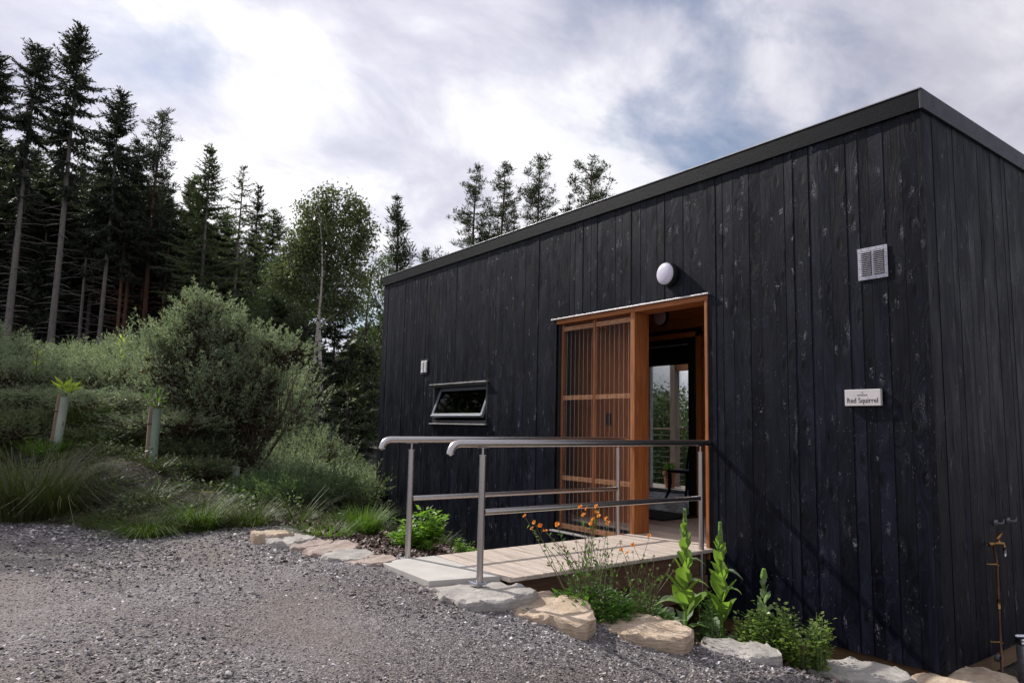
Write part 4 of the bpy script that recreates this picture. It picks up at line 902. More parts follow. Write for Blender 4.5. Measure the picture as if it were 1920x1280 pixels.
# dark evergreen shrubs under the birch and beside the cabin end
G3 = 'dark evergreens under the birch'
for i, (x, y, d, w) in enumerate([(520, 560, 30, 1.7), (470, 640, 31, 1.5), (575, 610, 29, 1.6), (632, 572, 33, 1.9), (690, 650, 33, 1.4), (600, 690, 24, 1.2), (655, 720, 23, 1.2), (560, 730, 22, 1.1)]):
    loc, H = P_(x, y, d); conifer('evergreen_tree', H, .08, .02, w, 80+i, mat='spruce' if i % 3 else 'pine', loc=loc, Ls=.34, dens=1.1, droop=.1, prof=.5, dead=False, group=G3,
        label=['dark spruce left of the birch trunks', 'low dark spruce behind the big gorse top', 'dark spruce directly behind the birch trunks', 'dark spruce right of the birch trunks', 'dark spruce against the black cabin end', 'short dark evergreen in front of the birch trunks', 'short dark evergreen right of the birch foot', 'short dark evergreen left of the birch foot'][i])
# greenery seen through the porch and the glazed rear door
for i, (x, y, d, w) in enumerate([(1228, 725, 24, 1.5), (1262, 735, 25, 1.5), (1245, 750, 19, 1.2), (1215, 735, 27, 1.4)]):
    (a_, b_, c_), H = P_(x, y, d)
    broadleaf('leafy_tree', H, .06, .2, [(0, 0, H*.8, w*.7, H*.2), (.3, .2, H*.5, w, H*.25), (-.2, 0, H*.2, w, H*.22)], 90+i, 'bush', 'bark_dark', .10, 7000, loc=(a_, b_, c_),
              label=['green tree seen left in the porch doorway behind the wires', 'green tree seen right in the porch doorway behind the wires', 'low bush just beyond the rear deck rail', 'green tree hidden partly by the orange porch post'][i])

# trees standing left of the view: they shade the bank as in the photo
for i, (x, y, h, w, lb) in enumerate([(-24, -9.6, 13.5, 2.5, 'broad tree left of the view shading the tree guards'), (-21, -9.0, 11.5, 2.3, 'tall broad tree left of the view shading the rushes'), (-27.5, -10.3, 16, 2.6, 'smaller tree left of the view shading the gravel edge')]):
    broadleaf('leafy_tree', h, .12, .2, [(0, 0, h*.78, w, h*.18), (.5, .3, h*.55, w*1.1, h*.2), (-.4, -.2, h*.36, w, h*.16)], 95+i, 'bush', 'bark_grey', .2, 9000, loc=(x, y, float(hgt(x, y))), label=lb)
# ------------------------------------------------------------------ gorse and undergrowth
def gorse(name, lobes, seed, label, group, loc, mat='gorse', ns=600, leaf=.05, sh=.34, inner=True, cat='bush', per=34, upb=.75, big=False):
    """lobes: (dx, dy, z, rx, rz); conical plumes of short spiny leaves growing out of each lobe"""
    rs = np.random.default_rng(seed); t = empty(name, (0, 0, 0), label, cat, group); fb = MB(); ib = MB(); st = MB(); tot = sum(l[3]*l[3]**.5*l[4] for l in lobes)
    for (dx, dy, z, rx, rz) in lobes:
        c = V([dx, dy, z]); n = max(16, int(ns*rx**1.5*rz/tot*(float(.45+.75*sm(.9, 2.0, z)) if big else 1))); u = rs.normal(size=(n, 3)); u[:, 2] += .3; u /= np.linalg.norm(u, axis=1)[:, None]
        rad = rs.uniform(.25, 1.0, n)**.6*(1+.20*np.sin(u[:, 0]*7+seed)+.20*np.sin(u[:, 2]*9+u[:, 1]*6))*rs.uniform(.75, 1.18, n)
        p0 = c+u*rad[:, None]*V([rx, rx, rz])*.85; d = u*V([1, 1, .7])+V([0, 0, upb])+rs.normal(size=(n, 3))*.2; d /= np.linalg.norm(d, axis=1)[:, None]
        L = sh*rs.uniform(.6, 1.35, n)*min(1, .55+rx*.5); m_ = 7
        # side sprigs along each plume
        tt = np.linspace(.1, .98, m_)[None]+rs.normal(size=(n, m_))*.03; q0 = p0[:, None]+d[:, None]*(tt*L[:, None])[..., None]; rd = rs.normal(size=(n, m_, 3)); rd -= (rd*d[:, None]).sum(-1, keepdims=True)*d[:, None]; rd /= np.linalg.norm(rd, axis=2, keepdims=True)
        sd = d[:, None]*.95+rd*(.75*(1-tt*.75))[..., None]; sl = L[:, None]*(.42*(1-tt)+.12)
        k = max(2, per//m_); uu = rs.uniform(0, 1, (n, m_, k)); P = q0[:, :, None]+sd[:, :, None]*(uu*sl[..., None])[..., None]; D = sd[:, :, None]*.9+rs.normal(size=(n, m_, k, 3))*.45
        l = leaf*rs.uniform(.6, 1.2, (n, m_, k)); fb.leaves(P.reshape(-1, 3), D.reshape(-1, 3), l.ravel(), l.ravel()*.25)
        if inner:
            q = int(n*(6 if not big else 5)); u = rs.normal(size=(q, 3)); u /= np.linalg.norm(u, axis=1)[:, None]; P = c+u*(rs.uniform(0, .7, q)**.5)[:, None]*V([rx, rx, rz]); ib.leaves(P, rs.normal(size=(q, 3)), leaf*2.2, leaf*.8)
        for i in range(0, n, 4): st.tube([V([dx*.5, dy*.5, 0]), c*V([1, 1, .5])+(p0[i]-c)*.4, p0[i]+d[i]*L[i]*.8], [.018, .010, .003], 3, cap=False)
    obj('foliage', fb, mat, t)
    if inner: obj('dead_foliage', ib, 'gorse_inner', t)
    obj('branches', st, 'twig', t); t.location = loc; return t
def relobes(items, d, loc):
    out = []
    for (x, y, rx, rz, dd) in items: p = at(x, y, d+dd); out.append((p[0]-loc[0], p[1]-loc[1], p[2]-loc[2], rx, rz))
    return out
p = at(400, 930, 11.6); loc = (p[0], p[1], float(hgt(p[0], p[1])))
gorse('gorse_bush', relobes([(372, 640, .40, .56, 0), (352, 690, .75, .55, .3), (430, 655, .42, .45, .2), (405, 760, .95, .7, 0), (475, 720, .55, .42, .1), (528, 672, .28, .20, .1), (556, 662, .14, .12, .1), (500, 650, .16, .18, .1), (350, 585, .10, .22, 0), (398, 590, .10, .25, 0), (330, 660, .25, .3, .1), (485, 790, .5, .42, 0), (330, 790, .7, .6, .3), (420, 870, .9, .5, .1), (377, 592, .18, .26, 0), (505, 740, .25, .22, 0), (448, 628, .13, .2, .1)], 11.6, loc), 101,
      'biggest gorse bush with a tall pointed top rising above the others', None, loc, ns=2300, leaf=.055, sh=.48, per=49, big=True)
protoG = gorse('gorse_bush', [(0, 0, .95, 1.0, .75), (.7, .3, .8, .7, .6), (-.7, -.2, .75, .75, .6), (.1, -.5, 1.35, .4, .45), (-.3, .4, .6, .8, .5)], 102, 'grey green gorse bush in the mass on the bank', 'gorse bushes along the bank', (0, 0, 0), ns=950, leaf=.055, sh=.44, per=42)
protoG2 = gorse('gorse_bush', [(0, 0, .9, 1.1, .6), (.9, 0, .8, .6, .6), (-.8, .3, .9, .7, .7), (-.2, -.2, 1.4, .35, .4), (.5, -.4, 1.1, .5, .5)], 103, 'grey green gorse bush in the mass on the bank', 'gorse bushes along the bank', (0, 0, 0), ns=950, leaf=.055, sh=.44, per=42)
us = [False, False]
GB = [(10, 608, 14, 'gorse bush at the left edge with a high rounded top'), (75, 632, 15, None), (140, 640, 16, None), (205, 628, 15.5, None), (262, 622, 15, None), (325, 650, 14.5, None), (-50, 640, 13, None), (30, 660, 12.6, None), (105, 668, 13, None), (180, 660, 13.2, None), (250, 655, 13, None), (-10, 720, 11.3, None), (60, 722, 11.6, None), (160, 725, 12, None), (230, 730, 11.6, None), (290, 760, 11, None), (500, 660, 16, None), (560, 790, 14, None)]
for i, (x, y, d, lb) in enumerate(GB):
    (a_, b_, c_), H = P_(x, y, d); k = i % 2; o = (protoG, protoG2)[k]; s_ = H/2.0; w = min(max(s_, .8), 1.15)
    if us[k]: o = copy_tree(o, (a_, b_, c_), rs.uniform(0, 6), (w, w, s_), lb)
    else:
        us[k] = True; o.location = (a_, b_, c_); o.scale = (w, w, s_); o.rotation_euler = (0, 0, rs.uniform(0, 6))
        if lb: o['label'] = lb
# low bushes between the big gorse and the cabin
for i, (x, y, d, ry, rx, lb, mt) in enumerate([(640, 850, 13.5, 0, .95, 'rounded low green bush touching the cabin end', 'juniper'), (560, 865, 11.5, 0, .9, 'low spreading grey green bush behind the edging stones', 'gorse'), (610, 905, 10.4, 0, .75, 'small dark green bush just behind the edging stones', 'juniper'), (680, 880, 12.2, 0, .6, 'light feathery bush at the cabin end', 'gorse'), (520, 850, 12.5, 0, .9, 'grey green bush under the right side of the biggest gorse', 'gorse'), (492, 915, 10.0, 0, .42, 'low dark bush right of the short tree guard', 'juniper'), (540, 915, 9.3, 0, .5, 'dark bush leaning over the first edging stones', 'juniper'), (362, 905, 10.1, 0, .38, 'low bush between the upright and the short tree guard', 'gorse_dark'), (200, 850, 10.6, 0, .6, 'low rough bush between the two taller tree guards', 'gorse_dark'), (330, 845, 10.8, 0, .6, 'low rough bush just right of the upright tree guard', 'gorse_dark'), (-5, 790, 10.2, 0, .8, 'dark rough bush at the left edge behind the rushes', 'gorse_dark'), (55, 800, 10.6, 0, .6, 'rough bush left of the leaning tree guard', 'gorse_dark')]):
    (a_, b_, c_), H = P_(x, y, d)
    gorse('low_bush', [(0, 0, H*.45, rx, H*.42), (rx*.6, 0, H*.4, rx*.6, H*.38), (-rx*.6, .2, H*.4, rx*.7, H*.38)], 110+i, lb, None, (a_, b_, c_), mat=mt, ns=620, leaf=.045, sh=.32, inner=True, per=35)
# ------------------------------------------------------------------ grass and herbs
def tuft(name, loc, n, L, W, spread, bend, mat, label, seed, r0=.08, up=1.3, cat='grass tuft', group=None):
    rs = np.random.default_rng(seed); th_ = rs.uniform(0, 2*pi, n); D = np.stack([np.cos(th_)*spread, np.sin(th_)*spread, np.full(n, up)], 1)*1.+rs.normal(size=(n, 3))*.15
    D[:, 2] = np.abs(D[:, 2]); rr = r0*np.sqrt(rs.uniform(0, 1, n)); P = V(loc)+np.stack([np.cos(th_)*rr, np.sin(th_)*rr, -.03+0*rr], 1)
    mb = MB(); mb.blades(P, D, L*rs.uniform(.5, 1.1, n), W, bend*rs.uniform(.3, 1.5, n)); o = obj(name, mb, mat, base=loc, label=label, cat=cat, group=group); return o
def gp(x, y): p = gpt(x, y); return (p[0], p[1], float(hgt(p[0], p[1])))
tuft('grass_clump', gp(683, 998), 650, .42, .006, .5, .35, 'grass', 'bright green grass clump growing at the foot of the cabin end', 1, .14)
tuft('rush_clump', gp(45, 970), 1100, 1.0, .006, .45, .35, 'rush', 'tall dark rush clump at the left edge of the gravel', 2, .35)
tuft('rush_clump', gp(105, 960), 500, .95, .006, .9, .6, 'rush', 'arching rush clump with pale blades beside the tall rush', 3, .25)
tuft('grass_clump', gp(372, 992), 800, .50, .007, .6, .5, 'grass_mid', 'green grass clump under the biggest gorse', 4, .22)
tuft('grass_clump', gp(278, 1003), 600, .40, .007, .8, .6, 'grass_mid', 'grass clump at the gravel edge below the wooden stake', 5, .25)
tuft('grass_clump', gp(205, 985), 350, .35, .006, .9, .6, 'grass_dark', 'thin grass clump between the rushes and the stake', 6, .25)
tuft('grass_clump', gp(470, 985), 300, .45, .006, .5, .5, 'grass_dark', 'dark grass clump behind the first edging stone', 7, .2)
tuft('grass_clump', gp(610, 1000), 260, .30, .005, .7, .5, 'grass', 'pale grass clump behind the edging stones', 8, .3)
tuft('grass_clump', gp(160, 790), 400, .5, .006, .5, .4, 'grass_dark', 'dark grass clump behind the leftmost tree guard', 9, .3)
tuft('grass_clump', gp(85, 850), 300, .4, .006, .6, .5, 'grass', 'yellow green grass clump left of the leftmost tree guard', 10, .25)
# ground cover on the bank: one mass
mb = MB(); m2 = MB(); rs = np.random.default_rng(44)
cx_ = rs.uniform(-15, -5.3, 1500); cy_ = rs.uniform(-8.5, 1.2, 1500); g_, _ = zone(cx_, cy_); dl = xedge(cy_)-cx_
ok = ((dl > -.05) & (g_ < .5)) | ((cy_ > -2.3) & (cx_ < -6.5))
for x, y in zip(cx_[ok], cy_[ok]):
    k = int(rs.integers(25, 90)); R_ = rs.uniform(.05, .22); h_ = rs.uniform(.08, .34)*(1 if rs.random() < .85 else 1.5); th_ = rs.uniform(0, 2*pi, k); rr = R_*np.sqrt(rs.uniform(0, 1, k)); X = x+rr*np.cos(th_); Y = y+rr*np.sin(th_); b_ = rs.uniform(.2, 1.)
    P = np.stack([X, Y, hgt(X, Y)-.01], 1)
    if rs.random() < .68: mb.blades(P, np.stack([np.cos(th_)*.7, np.sin(th_)*.7, rs.uniform(.5, 1.3, k)], 1), h_*rs.uniform(.5, 1.2, k), rs.uniform(.005, .012, k), b_*rs.uniform(.4, 1.3, k), 2)
    else: P[:, 2] += rs.uniform(0, h_*.7, k); m2.leaves(P, np.stack([np.cos(th_), np.sin(th_), rs.uniform(-.1, .8, k)], 1), rs.uniform(.03, .075, k), rs.uniform(.015, .04, k), up=(0, 0, 1))
obj('grass', mb, 'grass_dark', kind='stuff'); obj('weeds', m2, 'juniper', kind='stuff')
# dry litter on the bank edge
n = 9000; X = RNG.uniform(-9.5, -5.5, n); Y = RNG.uniform(-6.5, -1.8, n); g_, _ = zone(X, Y); keep = g_ < .7; X, Y = X[keep], Y[keep]; n = len(X)
mb = MB(); D = RNG.normal(size=(n, 3)); D[:, 2] *= .25; mb.leaves(np.stack([X, Y, hgt(X, Y)+.012], 1), D, RNG.uniform(.03, .12, n), .008); obj('leaf_litter', mb, 'seedhead', kind='stuff')

# tree guards
def guard(px_, py_, d, h, wstk, label, lean=(0, 0), sapling=None, mat='tube_plastic', stake=True):
    p = at(px_, py_, d); x, y = p[0], p[1]; z = float(hgt(x, y)); t = empty('tree_guard', (x, y, z), label, 'tree guard', 'tree guards on the bank')
    top = V([x+lean[0], y+lean[1], z+h]); mb = MB(); n = 20; th_ = np.arange(n)*2*pi/n; r = .052; rows = []
    for k, tt in enumerate((0, .5, .97, 1.0)):
        c = V([x, y, z-.05])*(1-tt)+top*tt; rr = r*(1.12 if k == 3 else 1); rows.append(np.stack([c[0]+rr*np.cos(th_), c[1]+rr*np.sin(th_), np.full(n, c[2])], 1))
    for k, tt in enumerate((1.0, .5)):
        c = V([x, y, z-.05])*(1-tt)+top*tt; rr = r*.93; rows.append(np.stack([c[0]+rr*np.cos(th_), c[1]+rr*np.sin(th_), np.full(n, c[2]-.002)], 1))
    mb.arr(np.concatenate(rows), [[i*n+j, i*n+(j+1) % n, (i+1)*n+(j+1) % n, (i+1)*n+j] for i in range(5) for j in range(n)]); obj('tube', mb, mat, t, smooth=True, sharp=50)
    if stake:
        s_ = -_r*.085; a = V([x, y, z-.1])+s_; b = top+s_+V([0, 0, .03]); mb = MB(); w = .022
        mb.prism(V([[-w, -w, 0], [w, -w, 0], [w, w, 0], [-w, w, 0]]), a, b); sk = obj('stake', mb, 'stake', t, bevel=.003)
        mb = MB(); c = a*.28+b*.72; mb.box(c[0]-w-.004, c[0]+w+.004, c[1]-w-.004, c[1]+w+.004, c[2], c[2]+.014); obj('tie', mb, 'black', t)
    if sapling:
        rs_ = np.random.default_rng(int(px_)); n = sapling[0]; th_ = rs_.uniform(0, 2*pi, n); D = np.stack([np.cos(th_), np.sin(th_), rs_.uniform(.1, 1.3, n)], 1)
        mb = MB(); mb.leaves(top+V([0, 0, .02])+D*rs_.uniform(0, .1, n)[:, None]+V([0, 0, 1])*rs_.uniform(0, sapling[2], n)[:, None], D, .15, .032, up=(0, 0, 1), fold=.15)
        sp_ = empty('sapling', top, sapling[3], 'sapling'); obj('foliage', mb, sapling[1], sp_)
        mb = MB(); mb.tube([top-V([0, 0, .4]), top+V([0, 0, sapling[2]+.04])], .006, 6); obj('stem', mb, 'twig', sp_)
guard(106, 838, 9.9, .72, .05, 'leaning pale tree guard tube with a stake, leftmost of the three', (.10, .04), (46, 'yellow_leaf', .10, 'sapling with yellow green leaves out of the leaning tree guard'))
guard(283, 908, 9.5, .72, .05, 'upright grey green tree guard tube beside a brown stake', (.02, 0), (14, 'grass', .14, 'small green sapling above the upright tree guard'), mat='tube_dark')
guard(439, 950, 10.2, .38, .05, 'short pale tree guard half hidden under the biggest gorse', (-.03, 0), None, stake=False)

for i, (x, y, d, lb) in enumerate([(70, 668, 12.2, 'yellow green sapling shoot among the gorse at far left'), (228, 648, 13, 'yellow green sapling shoot among the gorse left of the biggest bush'), (287, 668, 12.4, 'yellow green sapling shoot touching the biggest gorse bush')]):
    p = at(x, y, d); rs_ = np.random.default_rng(300+i); t = empty('sapling', (p[0], p[1], float(hgt(p[0], p[1]))), lb, 'sapling'); mb = MB(); mb.tube([(p[0], p[1], float(hgt(p[0], p[1]))), p+V([0, 0, .12])], .007, 6); obj('stem', mb, 'twig', t)
    n = 26; th_ = rs_.uniform(0, 2*pi, n); D = np.stack([np.cos(th_)*.6, np.sin(th_)*.6, rs_.uniform(.3, 1.3, n)], 1); mb = MB(); mb.leaves(p+V([0, 0, 1.])*rs_.uniform(-.35, .12, n)[:, None]+D*.03, D, .10, .03, up=(0, 0, 1)); obj('foliage', mb, 'yellow_leaf', t)
# broadleaf shrub by the left post
def shrub(name, loc, H, W, n, leaf, mat, label, seed, lobes=None, cat='shrub', stems=9):
    rs_ = np.random.default_rng(seed); t = empty(name, loc, label, cat); fb = MB(); st = MB()
    for k in range(stems):
        a = rs_.uniform(0, 2*pi); rr = W*rs_.uniform(.1, 1); h = H*rs_.uniform(.55, 1)*(1-.35*rr/W); tip = V(loc)+V([cos(a)*rr, sin(a)*rr, h]); b0 = V(loc)+V([cos(a)*.04, sin(a)*.04, 0])
        md = (b0+tip)/2+V([0, 0, .05*H]); st.tube([b0, md, tip], [.006, .005, .002], 5, cap=False)
        m_ = n//stems; tt = rs_.uniform(.15, 1.0, m_); P = (1-tt)[:, None]**2*b0+2*(tt*(1-tt))[:, None]*md+(tt**2)[:, None]*tip
        th_ = rs_.uniform(0, 2*pi, m_); D = np.stack([np.cos(th_), np.sin(th_), rs_.uniform(-.2, .7, m_)], 1); P = P+D*(leaf*rs_.uniform(.2, 1.2, m_))[:, None]
        fb.leaves(P, D, leaf*rs_.uniform(.6, 1.25, m_), leaf*.62, up=(0, 0, 1), fold=.12)
    obj('foliage', fb, mat, t); obj('stem', st, 'stem_green', t); return t
def gp2(x, y, z):
    d = ray(x, y); t = (z-CZ)/d[2]; p = CAM+t*d; return (p[0], p[1], float(hgt(p[0], p[1])))
def bed(x, d):
    """a foot point in the bed: sight line x, d metres off"""
    p = at(x, 900, d); return (p[0], p[1], float(hgt(p[0], p[1])))
def topfix(x, y, d):
    p = at(x, y, d); z = float(hgt(p[0], p[1])); return (p[0], p[1], z), p[2]-z
loc, H = topfix(800, 945, 7.0); shrub('leafy_shrub', loc, H*1.02, .26, 900, .062, 'shrub', 'bright green leafy shrub behind the far handrail post', 1, stems=22)
loc, H = topfix(763, 985, 6.9); shrub('leafy_shrub', loc, H, .18, 420, .058, 'shrub', 'lower lime green shrub left of the far handrail post', 2, stems=12)
for i, (x, y, d, lb) in enumerate([(858, 1003, 7.2, 'tiny upright sprout left of the other two beside the deck'), (868, 1010, 7.25, 'short sprout between two taller ones beside the deck'), (800, 1010, 6.8, 'small sprout growing in the bark at the shrub foot'), (887, 1020, 7.3, 'smallest sprout close to the near handrail post')]):
    loc, H = topfix(x, y, d); shrub('sprout', loc, H, .05, 150, .03, 'shrub', lb, 10+i, stems=4, cat='sprout')

# mulleins
def bigleaf(mb, P, D, L, W, rs_, droop=.5, seg=8):
    """one broad wavy leaf"""
    D = V(D)/np.linalg.norm(D); side = np.cross(D, V([0, 0, 1.])); side /= np.linalg.norm(side)+1e-9; rows = []
    for i in range(seg+1):
        t = i/seg; c = V(P)+D*L*t-V([0, 0, 1.])*L*droop*t*t*t+side*L*.03*math.sin(t*9+P[2]*40); w = W*(math.sin(pi*min(1, (t*.95+.05)**.85))**1.15)*(.55); f = .22*w*2
        rows += [c-side*w+V([0, 0, f+.01*rs_.normal()*W*3]), c-side*w*.5+V([0, 0, f*.3]), c, c+side*w*.5+V([0, 0, f*.3]), c+side*w+V([0, 0, f+.01*rs_.normal()*W*3])]
    mb.arr(V(rows), [[i*5+j, i*5+j+1, i*5+j+6, i*5+j+5] for i in range(seg) for j in range(4)])
def mullein(x, y, d, label, seed, big=False, grey=False, spike=.24, ext=1.):
    loc, H = topfix(x, y, d); rs_ = np.random.default_rng(seed); t = empty('mullein', loc, label, 'mullein'); x0, y0, z0 = loc
    st = MB(); st.tube([(x0, y0, z0-.02), (x0+.004, y0, z0+H*.5), (x0, y0, z0+H-.02)], [.012, .011, .007], 8); obj('stem', st, 'mullein', t, smooth=True)
    k = int(24*ext)
    for i in range(k):
        f = i/(k-1); z = z0+H*(.14+.70*f); a = i*2.4+rs_.uniform(-.3, .3); L = (.165*(1-f)**.8+.06)*H/.75*rs_.uniform(.8, 1.1); el = .95+f*.35+rs_.normal()*.1
        out_ = (i % 5 == 1) and f < .75; low = f < .12
        if out_ or low: el = .25+rs_.uniform(-.15, .25)
        mb = MB(); bigleaf(mb, (x0+.008*cos(a), y0+.008*sin(a), z), (cos(a)*cos(el), sin(a)*cos(el), sin(el)), L*(1.05 if out_ or low else 1), L*(.36 if out_ or low else .50), rs_, .45 if out_ or low else .12)
        obj('leaf', mb, 'mullein_grey' if (grey or out_ or low) else 'mullein', t, smooth=True)
    if big:
        a = math.atan2(-_r[1], -_r[0]); mb = MB(); bigleaf(mb, (x0, y0, z0+H*.30), (cos(a)*.95, sin(a)*.95, .42), .25, .12, rs_, .42); obj('leaf', mb, 'mullein_grey', t, smooth=True, label='huge drooping grey leaf')
    sb = MB(); n = 420; tt = rs_.uniform(0, 1, n); th_ = rs_.uniform(0, 2*pi, n); r = .024*(1-tt**1.3*.8); D = np.stack([np.cos(th_)*.8, np.sin(th_)*.8, np.full(n, 1.3)], 1); P = np.stack([x0+np.cos(th_)*r*.4, y0+np.sin(th_)*r*.4, z0+H*(1-spike)+tt*H*spike-.01], 1)
    sb.leaves(P, D, .026*(1.2-tt*.5), .014); obj('flower_spike', sb, 'mullein_pale', t); return t
mullein(1284, 953, 5.35, 'taller mullein with a huge drooping grey leaf beside the near post', 1, big=True)
mullein(1350, 978, 5.30, 'second tall mullein with upright lime leaves against the black wall', 2)
mullein(1432, 1066, 5.0, 'small grey mullein rising among the rose leaves', 3, grey=True, spike=.10, ext=.8)
# geums
def geum(loc, heads, label, seed, lw, nleaf, nseed, dist):
    rs_ = np.random.default_rng(seed); t = empty('geum_plant', loc, label, 'flowering plant'); lf = MB(); st = MB(); fl = MB(); sd = MB(); x0, y0, z0 = loc
    th_ = rs_.uniform(0, 2*pi, nleaf); rr = lw*np.sqrt(rs_.uniform(0, 1, nleaf)); h = rs_.uniform(0, .26, nleaf)*(1-.5*rr/lw)
    P = np.stack([x0+np.cos(th_)*rr, y0+np.sin(th_)*rr, z0+h+.01], 1); D = np.stack([np.cos(th_), np.sin(th_), rs_.uniform(-.1, .9, nleaf)], 1); lf.leaves(P, D, rs_.uniform(.035, .095, nleaf), rs_.uniform(.02, .045, nleaf), up=(0, 0, 1), fold=.15)
    def stem(e):
        b0 = V(loc)+V([rs_.uniform(-.5, .5)*lw, rs_.uniform(-.5, .5)*lw, .05]); md = (b0+e)/2+V([rs_.normal()*.03, rs_.normal()*.03, .05]); st.tube([b0, md, e], [.0032, .0024, .0016], 4, cap=False)
        k = 5; tt = rs_.uniform(.25, .95, k); Q = (1-tt)[:, None]**2*b0+2*(tt*(1-tt))[:, None]*md+(tt**2)[:, None]*e; lf.leaves(Q, rs_.normal(size=(k, 3))+V([0, 0, .4]), .038, .014)
        return md
    for (hx, hy) in heads:
        fl = MB(); sd = MB()
        e = at(hx, hy, dist+rs_.uniform(-.12, .12)); md = stem(e)
        nrm = V([rs_.normal()*.35, -.7+rs_.normal()*.3, .75]); nrm /= np.linalg.norm(nrm); u = np.cross(nrm, V([1., 0, 0])); u /= np.linalg.norm(u); w = np.cross(nrm, u)
        for k in range(11):
            a = k*2*pi/11+rs_.uniform(-.2, .2); d = u*cos(a)+w*sin(a)+nrm*rs_.uniform(.1, .6); fl.leaves([e], [d], rs_.uniform(.016, .023), .014, up=nrm, mid=.6)
        fo = obj('flower', fl, 'orange_petal', t)
        for k in range(8): d = rs_.normal(size=3)*.6+nrm; sd.leaves([e], [d], .008, .005)
        obj('flower_centre', sd, 'seedhead', fo)
    for k in range(nseed):
        a = rs_.uniform(0, 2*pi); r = lw*rs_.uniform(.2, 1.35); e = V([x0+cos(a)*r, y0+sin(a)*r, z0+rs_.uniform(.32, .58)]); stem(e)
        sd = MB()
        for q in range(16): d = rs_.normal(size=3); sd.leaves([e], [d], .013, .005)
        obj('seed_head', sd, 'seedhead', t)
    obj('foliage', lf, 'geum_leaf', t); obj('stem', st, 'stem_brown', t)
p = bed(1110, 5.05); geum(p, [(984, 967), (1002, 979), (1013, 985), (1022, 995), (1045, 982), (998, 990), (1088, 950), (1100, 953), (1118, 949), (1119, 960), (1113, 973), (1108, 981), (1123, 967), (1137, 972), (1140, 980), (1057, 1025), (1045, 985), (1094, 965)], 'wide geum clump with many orange flowers beside the deck', 4, .27, 900, 46, 4.95)
p = bed(1205, 5.15); geum(p, [(1218, 1004), (1176, 1036), (1187, 1021), (1166, 1030)], 'smaller geum clump with few orange flowers and many seed heads', 5, .20, 420, 34, 5.05)
# leafy rose bushes and herbs near the corner
for i, (x, y, d, W, n, sd_, lb) in enumerate([(1500, 1132, 4.75, .21, 1000, 21, 'glossy rose bush in front of the black wall, rightmost of the plants'), (1530, 1122, 4.7, .13, 480, 22, 'upright rose shoots with yellowish tips at the right end of the bed'), (1425, 1108, 4.9, .18, 800, 23, 'rose bush around the small grey mullein'), (1466, 1115, 4.85, .17, 700, 24, 'rose bush between the small mullein and the rightmost rose'), (1395, 1140, 5.0, .14, 420, 25, 'low dark leafed rose between the mulleins and the roses')]):
    loc, H = topfix(x, y, d); shrub('rose_bush', loc, H, W, n, .036, 'rose', lb, sd_, stems=14)
for i, (x, y, d, lb) in enumerate([(1325, 1105, 5.2, 'wispy green herb between the two tall mulleins'), (1335, 1125, 5.1, 'low feathery herb at the foot of the second mullein'), (1215, 1085, 5.2, 'leafy green herb right of the smaller geum'), (1150, 1120, 4.85, 'low dark leafy herb behind the sandy stones'), (1250, 1150, 4.95, 'small herb in bark behind the long sandy stone')]):
    loc, H = topfix(x, y, d); shrub('herb', loc, H, .10 if i != 3 else .16, 230, .03, 'geum_leaf', lb, 31+i, stems=8, cat='herb')

# ------------------------------------------------------------------ sky, sun, camera
ELEV = math.atan2(.79, math.hypot(1, .225)); sdir = V([-1, -.225, .79]); AZ = math.atan2(sdir[0], sdir[1])
w = bpy.data.worlds.new('World'); S.world = w; w.use_nodes = True; nt = w.node_tree; nt.nodes.clear()
L = nt.links; out = nt.nodes.new('ShaderNodeOutputWorld')
sk = nt.nodes.new('ShaderNodeTexSky'); sk.sky_type = 'NISHITA'; sk.sun_disc = False; sk.sun_elevation = ELEV; sk.sun_rotation = AZ % (2*pi); sk.air_density = 1.; sk.dust_density = .6; sk.ozone_density = 2.
b1 = nt.nodes.new('ShaderNodeBackground'); b1.inputs[1].default_value = .10; L.new(sk.outputs[0], b1.inputs[0])
tc = nt.nodes.new('ShaderNodeTexCoord'); sx = nt.nodes.new('ShaderNodeSeparateXYZ'); L.new(tc.outputs['Generated'], sx.inputs[0])
den = mth(nt, 'ADD', mth(nt, 'MAXIMUM', sx.outputs[2], 0.), .42)
cb = nt.nodes.new('ShaderNodeCombineXYZ'); L.new(mth(nt, 'DIVIDE', sx.outputs[0], den), cb.inputs[0]); L.new(mth(nt, 'DIVIDE', sx.outputs[1], den), cb.inputs[1])
mp = nt.nodes.new('ShaderNodeMapping'); mp.inputs['Rotation'].default_value = (0, 0, .5); mp.inputs['Scale'].default_value = (1.0, .75, 1); mp.inputs['Location'].default_value = (3.3, 1.2, 0); L.new(cb.outputs[0], mp.inputs[0])
n1 = noise(nt, mp.outputs[0], 1.7, 9, .56, .12); n2 = noise(nt, mp.outputs[0], 4.2, 9, .58, .25); n3 = noise(nt, mp.outputs[0], 1.1, 4, .5)
cov = ramp(nt, mth(nt, 'ADD', mth(nt, 'MULTIPLY', n1, .75), mth(nt, 'MULTIPLY', n2, .25)), [(.37, .22), (.455, .86), (.54, 1.)])
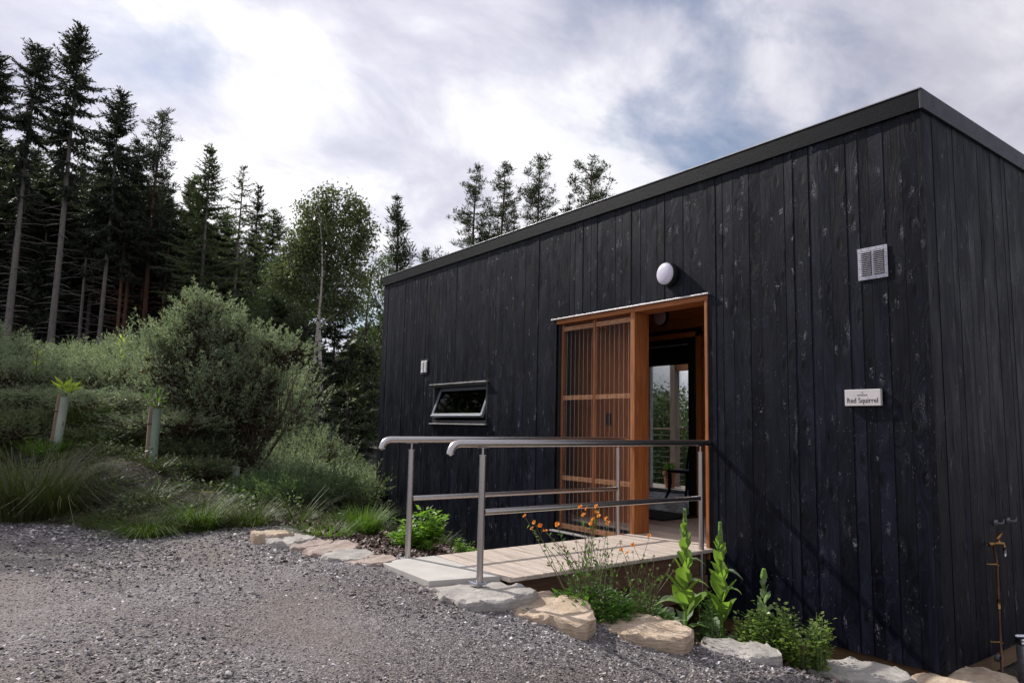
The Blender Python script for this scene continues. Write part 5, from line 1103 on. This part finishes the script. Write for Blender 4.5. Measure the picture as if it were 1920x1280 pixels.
shade = ramp(nt, mth(nt, 'ADD', mth(nt, 'MULTIPLY', n2, .65), mth(nt, 'MULTIPLY', n3, .35)), [(.38, (.50, .50, .60)), (.48, (.66, .655, .74)), (.58, (.90, .89, .93))])
# whiter towards the sun
vm = nt.nodes.new('ShaderNodeVectorMath'); vm.operation = 'DOT_PRODUCT'; L.new(tc.outputs['Generated'], vm.inputs[0]); sn = sdir/np.linalg.norm(sdir); vm.inputs[1].default_value = tuple(sn)
glow = ramp(nt, vm.outputs['Value'], [(.35, .92), (.95, 1.22)])
shade = mixc(nt, 1., shade, glow, 'MULTIPLY')
b2 = nt.nodes.new('ShaderNodeBackground'); L.new(shade, b2.inputs[0]); b2.inputs[1].default_value = 1.10
mx = nt.nodes.new('ShaderNodeMixShader'); L.new(cov, mx.inputs[0]); L.new(b1.outputs[0], mx.inputs[1]); L.new(b2.outputs[0], mx.inputs[2]); L.new(mx.outputs[0], out.inputs[0])
ld = bpy.data.lights.new('sun', 'SUN'); ld.energy = 5.0; ld.angle = radians(.55); ld.color = (1, .95, .885)
lo = bpy.data.objects.new('sun', ld); COL.objects.link(lo)
from mathutils import Vector, Matrix
lo.rotation_euler = Vector(tuple(sdir)).to_track_quat('Z', 'Y').to_euler(); lo.location = (-8, -3, 9)

cd = bpy.data.cameras.new('camera'); co = bpy.data.objects.new('camera', cd); COL.objects.link(co)
cd.sensor_fit = 'HORIZONTAL'; cd.sensor_width = 36; cd.lens = FPX/1920*36; cd.shift_x = (960-PX)/1920; cd.shift_y = (PY-640)/1920
cd.clip_start = .05; cd.clip_end = 2000
M = Matrix(((_r[0], _u[0], -_f[0], CX), (_r[1], _u[1], -_f[1], CY), (_r[2], _u[2], -_f[2], CZ), (0, 0, 0, 1)))
co.matrix_world = M
S.camera = co
S.render.engine = 'CYCLES'; S.cycles.max_bounces = 8; S.cycles.transparent_max_bounces = 16
S.view_settings.view_transform = 'Standard'; S.view_settings.look = 'None'; S.view_settings.exposure = 0; S.view_settings.gamma = 1
